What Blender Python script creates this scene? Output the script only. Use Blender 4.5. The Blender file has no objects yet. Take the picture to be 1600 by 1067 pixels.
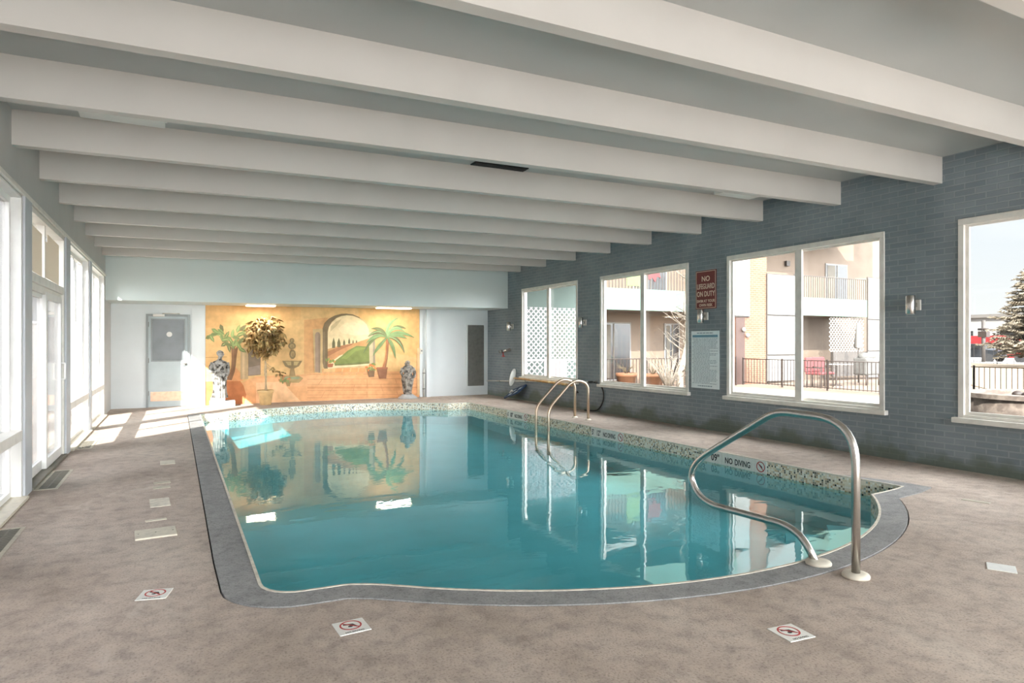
import bpy, bmesh, math, random
from mathutils import Vector, Matrix, noise
from mathutils.geometry import tessellate_polygon
random.seed(11)
SC = bpy.context.scene
COL = SC.collection
PI = math.pi

# ---------------------------------------------------------------- colour and materials
ALBEDO = 1.0
def lin(h, a=1.0):
    h = h.lstrip('#')
    v = [int(h[i:i+2], 16)/255 for i in (0, 2, 4)]
    return tuple([ALBEDO*(x/12.92 if x <= .04045 else ((x+.055)/1.055)**2.4) for x in v] + [a])

def new_mat(name):
    m = bpy.data.materials.new(name); m.use_nodes = True
    nt = m.node_tree; nt.nodes.clear()
    out = nt.nodes.new('ShaderNodeOutputMaterial')
    return m, nt, out

def N(nt, t, **kw):
    n = nt.nodes.new(t)
    for k, v in kw.items():
        if k in n.inputs: n.inputs[k].default_value = v
        else: setattr(n, k, v)
    return n

def mixrgb(nt, fac, a, b, blend='MIX'):
    n = nt.nodes.new('ShaderNodeMix'); n.data_type = 'RGBA'; n.blend_type = blend
    for sock, v in ((0, fac), (6, a), (7, b)):
        if hasattr(v, 'links'): nt.links.new(v, n.inputs[sock])
        else: n.inputs[sock].default_value = v
    return n.outputs[2]

def ramp(nt, src, stops):
    r = nt.nodes.new('ShaderNodeValToRGB')
    e = r.color_ramp.elements
    while len(e) < len(stops): e.new(.5)
    for el, (p, c) in zip(e, stops):
        el.position = p; el.color = c if len(c) == 4 else tuple(c) + (1,)
    nt.links.new(src, r.inputs['Fac'])
    return r.outputs['Color']

def paint(name, col, rough=.6, var=.06, scale=4.0, bump=0.0, bscale=60.0, metal=0.0, spec=.5, col2=None, var2=.5, scale2=2.0):
    """plain paint / metal with soft blotchy variation and optional grain bump"""
    m, nt, out = new_mat(name)
    b = N(nt, 'ShaderNodeBsdfPrincipled'); b.inputs['Roughness'].default_value = rough
    b.inputs['Metallic'].default_value = metal
    b.inputs['Specular IOR Level'].default_value = spec
    tc = N(nt, 'ShaderNodeTexCoord')
    nz = N(nt, 'ShaderNodeTexNoise'); nz.inputs['Scale'].default_value = scale; nz.inputs['Detail'].default_value = 5
    nt.links.new(tc.outputs['Object'], nz.inputs['Vector'])
    c = lin(col); d = tuple(max(0, x*(1-var*2)) for x in c[:3]) + (1,); u = tuple(min(1, x*(1+var)) for x in c[:3]) + (1,)
    colr = ramp(nt, nz.outputs['Fac'], [(.3, d), (.5, c), (.7, u)])
    if col2:
        n2 = N(nt, 'ShaderNodeTexNoise'); n2.inputs['Scale'].default_value = scale2; n2.inputs['Detail'].default_value = 6
        nt.links.new(tc.outputs['Object'], n2.inputs['Vector'])
        f = ramp(nt, n2.outputs['Fac'], [(var2-.06, (0, 0, 0, 1)), (var2+.06, (1, 1, 1, 1))])
        colr = mixrgb(nt, f, colr, lin(col2))
    nt.links.new(colr, b.inputs['Base Color'])
    if bump:
        nb = N(nt, 'ShaderNodeTexNoise'); nb.inputs['Scale'].default_value = bscale; nb.inputs['Detail'].default_value = 4
        nt.links.new(tc.outputs['Object'], nb.inputs['Vector'])
        bp = N(nt, 'ShaderNodeBump'); bp.inputs['Strength'].default_value = bump; bp.inputs['Distance'].default_value = .01
        nt.links.new(nb.outputs['Fac'], bp.inputs['Height']); nt.links.new(bp.outputs['Normal'], b.inputs['Normal'])
    nt.links.new(b.outputs['BSDF'], out.inputs['Surface'])
    return m

def emit_mat(name, col, strength):
    m, nt, out = new_mat(name)
    e = N(nt, 'ShaderNodeEmission'); e.inputs['Color'].default_value = lin(col); e.inputs['Strength'].default_value = strength
    nt.links.new(e.outputs[0], out.inputs['Surface'])
    return m

def brick_mat(name, c1, c2, mortar, bw, bh, msize, axis, rough=.6, bump=.4, stain=None):
    m, nt, out = new_mat(name)
    b = N(nt, 'ShaderNodeBsdfPrincipled'); b.inputs['Roughness'].default_value = rough
    tc = N(nt, 'ShaderNodeTexCoord'); sp = N(nt, 'ShaderNodeSeparateXYZ'); cb = N(nt, 'ShaderNodeCombineXYZ')
    nt.links.new(tc.outputs['Object'], sp.inputs[0])
    nt.links.new(sp.outputs[axis], cb.inputs[0]); nt.links.new(sp.outputs[2], cb.inputs[1])
    br = N(nt, 'ShaderNodeTexBrick')
    br.inputs['Color1'].default_value = lin(c1); br.inputs['Color2'].default_value = lin(c2); br.inputs['Mortar'].default_value = lin(mortar)
    br.inputs['Scale'].default_value = 1.0; br.inputs['Mortar Size'].default_value = msize; br.inputs['Mortar Smooth'].default_value = .35
    br.inputs['Brick Width'].default_value = bw; br.inputs['Row Height'].default_value = bh; br.inputs['Bias'].default_value = -.1
    nt.links.new(cb.outputs[0], br.inputs['Vector'])
    nz = N(nt, 'ShaderNodeTexNoise'); nz.inputs['Scale'].default_value = 1.3; nz.inputs['Detail'].default_value = 6
    nt.links.new(tc.outputs['Object'], nz.inputs['Vector'])
    v = ramp(nt, nz.outputs['Fac'], [(.3, (.80, .82, .82, 1)), (.7, (1.12, 1.1, 1.08, 1))])
    col = mixrgb(nt, 1.0, br.outputs['Color'], v, 'MULTIPLY')
    if stain:
        # mineral/algae stain that clings to the foot of the wall in ragged patches
        nz2 = N(nt, 'ShaderNodeTexNoise'); nz2.inputs['Scale'].default_value = 2.2; nz2.inputs['Detail'].default_value = 8
        nt.links.new(tc.outputs['Object'], nz2.inputs['Vector'])
        ma = N(nt, 'ShaderNodeMath', operation='MULTIPLY_ADD'); ma.inputs[1].default_value = -1.6; ma.inputs[2].default_value = .62
        nt.links.new(sp.outputs[2], ma.inputs[0])
        ad = N(nt, 'ShaderNodeMath', operation='ADD'); nt.links.new(ma.outputs[0], ad.inputs[0]); nt.links.new(nz2.outputs['Fac'], ad.inputs[1])
        f = ramp(nt, ad.outputs[0], [(.78, (0, 0, 0, 1)), (1.0, (.75, .75, .75, 1))])
        col = mixrgb(nt, f, col, lin(stain))
    nt.links.new(col, b.inputs['Base Color'])
    bp = N(nt, 'ShaderNodeBump'); bp.inputs['Strength'].default_value = bump; bp.inputs['Distance'].default_value = .006
    inv = N(nt, 'ShaderNodeMath', operation='SUBTRACT'); inv.inputs[0].default_value = 1.0
    nt.links.new(br.outputs['Fac'], inv.inputs[1]); nt.links.new(inv.outputs[0], bp.inputs['Height'])
    nt.links.new(bp.outputs['Normal'], b.inputs['Normal'])
    nt.links.new(b.outputs['BSDF'], out.inputs['Surface'])
    return m

def deck_mat(name, a, b_, c, patch, bump=.35):
    m, nt, out = new_mat(name)
    b = N(nt, 'ShaderNodeBsdfPrincipled'); b.inputs['Roughness'].default_value = .72; b.inputs['Specular IOR Level'].default_value = .3
    tc = N(nt, 'ShaderNodeTexCoord')
    n1 = N(nt, 'ShaderNodeTexNoise'); n1.inputs['Scale'].default_value = 1.1; n1.inputs['Detail'].default_value = 8; n1.inputs['Roughness'].default_value = .62
    n2 = N(nt, 'ShaderNodeTexNoise'); n2.inputs['Scale'].default_value = 9; n2.inputs['Detail'].default_value = 6; n2.inputs['Roughness'].default_value = .7
    n3 = N(nt, 'ShaderNodeTexNoise'); n3.inputs['Scale'].default_value = 90; n3.inputs['Detail'].default_value = 3
    mp = N(nt, 'ShaderNodeMapping'); mp.inputs['Scale'].default_value = (1, .55, 1); mp.inputs['Rotation'].default_value = (0, 0, .9)
    nt.links.new(tc.outputs['Object'], mp.inputs[0])
    nt.links.new(mp.outputs[0], n1.inputs['Vector'])
    nt.links.new(tc.outputs['Object'], n2.inputs['Vector']); nt.links.new(tc.outputs['Object'], n3.inputs['Vector'])
    base = ramp(nt, n1.outputs['Fac'], [(.32, lin(a)), (.5, lin(b_)), (.68, lin(c))])
    fine = ramp(nt, n2.outputs['Fac'], [(.3, (.70, .70, .71, 1)), (.5, (1, 1, 1, 1)), (.72, (1.17, 1.16, 1.14, 1))])
    col = mixrgb(nt, 1.0, base, fine, 'MULTIPLY')
    speck = ramp(nt, n3.outputs['Fac'], [(.36, (.72, .71, .7, 1)), (.46, (1, 1, 1, 1)), (.66, (1, 1, 1, 1)), (.74, (1.22, 1.2, 1.18, 1))])
    col = mixrgb(nt, 1.0, col, speck, 'MULTIPLY')
    # worn patches where the coating was scuffed
    n4 = N(nt, 'ShaderNodeTexNoise'); n4.inputs['Scale'].default_value = 2.7; n4.inputs['Detail'].default_value = 9; n4.inputs['Roughness'].default_value = .7; n4.inputs['Distortion'].default_value = .6
    nt.links.new(mp.outputs[0], n4.inputs['Vector'])
    f = ramp(nt, n4.outputs['Fac'], [(.58, (0, 0, 0, 1)), (.68, (.55, .55, .55, 1))])
    col = mixrgb(nt, f, col, lin(patch))
    nt.links.new(col, b.inputs['Base Color'])
    bp = N(nt, 'ShaderNodeBump'); bp.inputs['Strength'].default_value = bump; bp.inputs['Distance'].default_value = .006
    ad = N(nt, 'ShaderNodeMath', operation='ADD'); nt.links.new(n2.outputs['Fac'], ad.inputs[0]); nt.links.new(n3.outputs['Fac'], ad.inputs[1])
    nt.links.new(ad.outputs[0], bp.inputs['Height']); nt.links.new(bp.outputs['Normal'], b.inputs['Normal'])
    nt.links.new(b.outputs['BSDF'], out.inputs['Surface'])
    return m

def mosaic_mat(name, cell=.0215):
    """small square mosaic; colours picked per tile from the UV cell (u = along the wall, v = height)"""
    m, nt, out = new_mat(name)
    b = N(nt, 'ShaderNodeBsdfPrincipled'); b.inputs['Roughness'].default_value = .25
    uv = N(nt, 'ShaderNodeUVMap')
    sc = N(nt, 'ShaderNodeVectorMath', operation='SCALE'); sc.inputs['Scale'].default_value = 1/cell
    nt.links.new(uv.outputs[0], sc.inputs[0])
    fl = N(nt, 'ShaderNodeVectorMath', operation='FLOOR'); nt.links.new(sc.outputs[0], fl.inputs[0])
    wn = N(nt, 'ShaderNodeTexWhiteNoise'); wn.noise_dimensions = '2D'; nt.links.new(fl.outputs[0], wn.inputs['Vector'])
    r = nt.nodes.new('ShaderNodeValToRGB'); r.color_ramp.interpolation = 'CONSTANT'
    st = [(0, 'EADFCB'), (.34, 'DCCAAC'), (.52, 'C9AC88'), (.62, 'F0EBE1'), (.78, '524D44'), (.83, '9A8C78'), (.90, 'A8AEA4'), (.96, '3A3733')]
    e = r.color_ramp.elements
    while len(e) < len(st): e.new(.5)
    for el, (p, c) in zip(e, st): el.position = p; el.color = lin(c)
    nt.links.new(wn.outputs['Value'], r.inputs['Fac'])
    fr = N(nt, 'ShaderNodeVectorMath', operation='FRACTION'); nt.links.new(sc.outputs[0], fr.inputs[0])
    sp = N(nt, 'ShaderNodeSeparateXYZ'); nt.links.new(fr.outputs[0], sp.inputs[0])
    gs = []
    for k in (0, 1):
        a = N(nt, 'ShaderNodeMath', operation='LESS_THAN'); a.inputs[1].default_value = .12
        nt.links.new(sp.outputs[k], a.inputs[0]); gs.append(a)
    mx = N(nt, 'ShaderNodeMath', operation='MAXIMUM'); nt.links.new(gs[0].outputs[0], mx.inputs[0]); nt.links.new(gs[1].outputs[0], mx.inputs[1])
    col = mixrgb(nt, mx.outputs[0], r.outputs['Color'], lin('DDD6C6'))
    nt.links.new(col, b.inputs['Base Color'])
    nt.links.new(b.outputs['BSDF'], out.inputs['Surface'])
    return m

def thin_fresnel(nt, ior):
    """reflectance of a thin sheet, the same from both of its sides"""
    g = N(nt, 'ShaderNodeNewGeometry')
    m = N(nt, 'ShaderNodeMapRange'); m.inputs[3].default_value = ior; m.inputs[4].default_value = 1/ior
    nt.links.new(g.outputs['Backfacing'], m.inputs[0])
    fr = N(nt, 'ShaderNodeFresnel'); nt.links.new(m.outputs[0], fr.inputs['IOR'])
    return fr

def glass_mat(name, tint=(.97, .985, .98), boost=1.0, rough=0.0):
    m, nt, out = new_mat(name)
    fr = thin_fresnel(nt, 1.3)
    mu = N(nt, 'ShaderNodeMath', operation='MULTIPLY'); mu.inputs[1].default_value = boost; mu.use_clamp = True
    nt.links.new(fr.outputs[0], mu.inputs[0])
    t = N(nt, 'ShaderNodeBsdfTransparent'); t.inputs['Color'].default_value = tuple(tint) + (1,)
    g = N(nt, 'ShaderNodeBsdfGlossy'); g.inputs['Roughness'].default_value = rough
    mx = N(nt, 'ShaderNodeMixShader')
    nt.links.new(mu.outputs[0], mx.inputs[0]); nt.links.new(t.outputs[0], mx.inputs[1]); nt.links.new(g.outputs[0], mx.inputs[2])
    nt.links.new(mx.outputs[0], out.inputs['Surface'])
    return m

def water_mat(name):
    m, nt, out = new_mat(name)
    tc = N(nt, 'ShaderNodeTexCoord')
    mp = N(nt, 'ShaderNodeMapping'); mp.inputs['Scale'].default_value = (1.0, 1.6, 1)
    nt.links.new(tc.outputs['Object'], mp.inputs[0])
    n1 = N(nt, 'ShaderNodeTexNoise'); n1.inputs['Scale'].default_value = 2.2; n1.inputs['Detail'].default_value = 2.5; n1.inputs['Distortion'].default_value = .5
    nt.links.new(mp.outputs[0], n1.inputs['Vector'])
    n0 = N(nt, 'ShaderNodeTexNoise'); n0.inputs['Scale'].default_value = 13; n0.inputs['Detail'].default_value = 2.0
    nt.links.new(mp.outputs[0], n0.inputs['Vector'])
    # the breeze ruffles the water in patches only
    n2 = N(nt, 'ShaderNodeTexNoise'); n2.inputs['Scale'].default_value = .55; n2.inputs['Detail'].default_value = 1
    nt.links.new(tc.outputs['Object'], n2.inputs['Vector'])
    f = ramp(nt, n2.outputs['Fac'], [(.42, (.03, .03, .03, 1)), (.62, (.55, .55, .55, 1))])
    mu = N(nt, 'ShaderNodeMath', operation='MULTIPLY'); nt.links.new(n0.outputs['Fac'], mu.inputs[0]); nt.links.new(f, mu.inputs[1])
    mu2 = N(nt, 'ShaderNodeMath', operation='MULTIPLY_ADD'); mu2.inputs[1].default_value = .22
    nt.links.new(mu.outputs[0], mu2.inputs[0]); nt.links.new(n1.outputs['Fac'], mu2.inputs[2])
    bp = N(nt, 'ShaderNodeBump'); bp.inputs['Strength'].default_value = .10; bp.inputs['Distance'].default_value = .018
    nt.links.new(mu2.outputs[0], bp.inputs['Height'])
    fr = thin_fresnel(nt, 1.36); nt.links.new(bp.outputs[0], fr.inputs['Normal'])
    t = N(nt, 'ShaderNodeBsdfTransparent'); t.inputs['Color'].default_value = WATER_TINT
    g = N(nt, 'ShaderNodeBsdfGlossy'); g.inputs['Roughness'].default_value = .012; g.inputs['Color'].default_value = (.97, 1, 1, 1)
    nt.links.new(bp.outputs[0], g.inputs['Normal'])
    mx = N(nt, 'ShaderNodeMixShader')
    nt.links.new(fr.outputs[0], mx.inputs[0]); nt.links.new(t.outputs[0], mx.inputs[1]); nt.links.new(g.outputs[0], mx.inputs[2])
    nt.links.new(mx.outputs[0], out.inputs['Surface'])
    return m

def blind_mat(name, col):
    m, nt, out = new_mat(name)
    d = N(nt, 'ShaderNodeBsdfDiffuse'); d.inputs['Color'].default_value = lin(col)
    t = N(nt, 'ShaderNodeBsdfTranslucent'); t.inputs['Color'].default_value = lin(col)
    mx = N(nt, 'ShaderNodeMixShader'); mx.inputs[0].default_value = .5
    nt.links.new(d.outputs[0], mx.inputs[1]); nt.links.new(t.outputs[0], mx.inputs[2]); nt.links.new(mx.outputs[0], out.inputs['Surface'])
    return m

def attr_mat(name, rough=.7):
    m, nt, out = new_mat(name)
    b = N(nt, 'ShaderNodeBsdfPrincipled'); b.inputs['Roughness'].default_value = rough; b.inputs['Specular IOR Level'].default_value = .2
    a = N(nt, 'ShaderNodeAttribute'); a.attribute_name = 'paint'
    tc = N(nt, 'ShaderNodeTexCoord'); nz = N(nt, 'ShaderNodeTexNoise'); nz.inputs['Scale'].default_value = 7; nz.inputs['Detail'].default_value = 6
    nt.links.new(tc.outputs['Object'], nz.inputs['Vector'])
    v = ramp(nt, nz.outputs['Fac'], [(.3, (.86, .85, .83, 1)), (.7, (1.1, 1.1, 1.1, 1))])
    nt.links.new(mixrgb(nt, 1.0, a.outputs['Color'], v, 'MULTIPLY'), b.inputs['Base Color'])
    nt.links.new(b.outputs['BSDF'], out.inputs['Surface'])
    return m

# ---------------------------------------------------------------- mesh building
class MB:
    def __init__(self): self.bm = bmesh.new()
    def hexa(self, p, smooth=False):
        """8 points: bottom loop 0-3, top loop 4-7"""
        v = [self.bm.verts.new(q) for q in p]
        for f in ((3, 2, 1, 0), (4, 5, 6, 7), (0, 1, 5, 4), (1, 2, 6, 5), (2, 3, 7, 6), (3, 0, 4, 7)):
            self.bm.faces.new([v[i] for i in f])
        return self
    def box(self, x0, x1, y0, y1, z0, z1, bev=0):
        x0, x1 = min(x0, x1), max(x0, x1); y0, y1 = min(y0, y1), max(y0, y1); z0, z1 = min(z0, z1), max(z0, z1)
        n0 = set(self.bm.edges)
        self.hexa([(x0, y0, z0), (x1, y0, z0), (x1, y1, z0), (x0, y1, z0), (x0, y0, z1), (x1, y0, z1), (x1, y1, z1), (x0, y1, z1)])
        if bev:
            e = [e for e in self.bm.edges if e not in n0]
            bmesh.ops.bevel(self.bm, geom=e, offset=bev, segments=2, affect='EDGES', profile=.5)
        return self
    def obox(self, c, sx, sy, sz, rot):
        """box with centre c, sizes and a rotation matrix"""
        pts = []
        for dz in (-.5, .5):
            for dx, dy in ((-.5, -.5), (.5, -.5), (.5, .5), (-.5, .5)):
                pts.append(Vector(c) + rot @ Vector((dx*sx, dy*sy, dz*sz)))
        return self.hexa(pts)
    def prism(self, poly, z0, z1):
        b = [self.bm.verts.new((x, y, z0)) for x, y in poly]; t = [self.bm.verts.new((x, y, z1)) for x, y in poly]
        n = len(poly)
        self.bm.faces.new(b[::-1]); self.bm.faces.new(t)
        for i in range(n): self.bm.faces.new((b[i], b[(i+1) % n], t[(i+1) % n], t[i]))
        return self
    def slab(self, pts3, d):
        """flat polygon of 3-D points thickened along vector d"""
        d = Vector(d)
        a = [self.bm.verts.new(p) for p in pts3]; b = [self.bm.verts.new(Vector(p)+d) for p in pts3]
        n = len(a)
        self.bm.faces.new(a[::-1]); self.bm.faces.new(b)
        for i in range(n): self.bm.faces.new((a[i], a[(i+1) % n], b[(i+1) % n], b[i]))
        return self
    def tube(self, pts, r, seg=12, caps=True, closed=False):
        pts = [Vector(p) for p in pts]; n = len(pts)
        rs = r if isinstance(r, (list, tuple)) else [r]*n
        rings = []; up = None
        for i, p in enumerate(pts):
            a = pts[(i-1) % n] if (i or closed) else pts[0]; b = pts[(i+1) % n] if (i < n-1 or closed) else pts[-1]
            t = (b-a); t = t.normalized() if t.length > 1e-9 else Vector((0, 0, 1))
            if up is None:
                up = Vector((0, 0, 1)) if abs(t.z) < .9 else Vector((1, 0, 0))
            u = t.cross(up)
            u = u.normalized() if u.length > 1e-6 else t.orthogonal().normalized()
            w = u.cross(t).normalized(); up = w
            rings.append([self.bm.verts.new(p+u*math.cos(2*PI*k/seg)*rs[i]+w*math.sin(2*PI*k/seg)*rs[i]) for k in range(seg)])
        for i in range(n if closed else n-1):
            A, B = rings[i], rings[(i+1) % n]
            for k in range(seg):
                f = self.bm.faces.new((A[k], A[(k+1) % seg], B[(k+1) % seg], B[k])); f.smooth = True
        if caps and not closed:
            self.bm.faces.new(rings[0][::-1]); self.bm.faces.new(rings[-1])
        return self
    def lathe(self, prof, c=(0, 0, 0), seg=24, fold=None, sx=1, sy=1, smooth=True):
        """profile of (radius, z); fold(angle, z) scales the radius"""
        rings = []
        for r, z in prof:
            ring = []
            for k in range(seg):
                a = 2*PI*k/seg; q = r*(fold(a, z) if fold else 1)
                ring.append(self.bm.verts.new((c[0]+q*math.cos(a)*sx, c[1]+q*math.sin(a)*sy, c[2]+z)))
            rings.append(ring)
        for A, B in zip(rings, rings[1:]):
            for k in range(seg):
                f = self.bm.faces.new((A[k], A[(k+1) % seg], B[(k+1) % seg], B[k])); f.smooth = smooth
        self.bm.faces.new(rings[0][::-1]); self.bm.faces.new(rings[-1])
        return self
    def ball(self, c, rx, ry, rz, seg=16, ringn=10):
        prof = [(math.sin(PI*max(.02, min(.98, i/ringn))), -math.cos(PI*i/ringn)*rz) for i in range(ringn+1)]
        return self.lathe([(r, z) for r, z in prof], c, seg, None, rx, ry)
    def quad(self, a, b, c, d):
        self.bm.faces.new([self.bm.verts.new(p) for p in (a, b, c, d)]); return self
    def poly(self, pts):
        self.bm.faces.new([self.bm.verts.new(p) for p in pts]); return self
    def text(self, body, size, M, sx=1.0, ext=.0008, align='LEFT', bold=.018):
        """raised lettering: x along the line, y up, z out of the surface; M places it"""
        cu = bpy.data.curves.new('lettering', 'FONT'); cu.body = body; cu.size = size; cu.extrude = ext; cu.align_x = align; cu.resolution_u = 3; cu.offset = bold*size
        o = bpy.data.objects.new('lettering', cu); COL.objects.link(o)
        dg = bpy.context.evaluated_depsgraph_get(); me = bpy.data.meshes.new_from_object(o.evaluated_get(dg))
        me.transform(M @ Matrix.Diagonal((sx, 1, 1, 1)))
        self.bm.from_mesh(me)
        bpy.data.objects.remove(o); bpy.data.meshes.remove(me); bpy.data.curves.remove(cu)
        return self
    def ring(self, M, r, w, d=.0008, seg=28):
        """flat ring in the local xy plane of M"""
        a = [[self.bm.verts.new(M @ Vector((q*math.cos(2*PI*k/seg), q*math.sin(2*PI*k/seg), z))) for k in range(seg)] for q, z in ((r, 0), (r, d), (r-w, d), (r-w, 0))]
        for i in range(3):
            for k in range(seg): self.bm.faces.new((a[i][k], a[i][(k+1) % seg], a[i+1][(k+1) % seg], a[i+1][k]))
        return self
    def build(self, name, mat, parent=None, recalc=True, origin=None):
        bm = self.bm
        if recalc: bmesh.ops.recalc_face_normals(bm, faces=bm.faces[:])
        if parent is not None:
            off = Vector((0, 0, 0)); q = parent
            while q is not None: off += q.location; q = q.parent
        elif origin is not None: off = Vector(origin)
        elif bm.verts:
            xs = [v.co for v in bm.verts]
            off = Vector(((min(v.x for v in xs)+max(v.x for v in xs))/2, (min(v.y for v in xs)+max(v.y for v in xs))/2, min(v.z for v in xs)))
        else: off = Vector((0, 0, 0))
        bmesh.ops.translate(bm, verts=bm.verts[:], vec=-off)
        me = bpy.data.meshes.new(name); bm.to_mesh(me); bm.free()
        for mm in (mat if isinstance(mat, (list, tuple)) else [mat]): me.materials.append(mm)
        o = bpy.data.objects.new(name, me); COL.objects.link(o)
        if parent is not None: o.parent = parent
        else: o.location = off
        return o

def tag(o, label=None, cat=None, group=None, kind=None):
    if label: o['label'] = label
    if cat: o['category'] = cat
    if group: o['group'] = group
    if kind: o['kind'] = kind
    return o
def root(name, loc, label=None, cat=None, group=None, kind=None):
    o = bpy.data.objects.new(name, None); o.empty_display_size = .1; COL.objects.link(o); o.location = loc
    return tag(o, label, cat, group, kind)
def copy_tree(o, parent=None):
    c = o.copy(); COL.objects.link(c)
    if parent is not None: c.parent = parent
    for ch in list(o.children): copy_tree(ch, c)
    return c
def arc(c, r, a0, a1, n, f):
    return [f(c[0]+r*math.cos(math.radians(a0+(a1-a0)*i/n)), c[1]+r*math.sin(math.radians(a0+(a1-a0)*i/n))) for i in range(n+1)]
def round_path(pts, r, n=6):
    """polyline with its inner corners rounded"""
    pts = [Vector(p) for p in pts]; out = [pts[0]]
    for i in range(1, len(pts)-1):
        a, b, c = pts[i-1], pts[i], pts[i+1]
        rr = r[i-1] if isinstance(r, (list, tuple)) else r
        d1 = min(rr, (a-b).length*.48); d2 = min(rr, (c-b).length*.48)
        p1 = b+(a-b).normalized()*d1; p2 = b+(c-b).normalized()*d2
        for k in range(n+1):
            t = k/n; out.append(p1*(1-t)**2+b*2*t*(1-t)+p2*t*t)
    out.append(pts[-1]); return out
SUN_E = 7.2
SKY_E = 1.0
SKY_LOBE = (6.5, 6.6, 6.8)
SKY_AWAY = .43
OUT_DIM = .285
RECESS_E = 6.5
EXPOSURE = 1.36
SHADE_Y = 1.1
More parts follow.
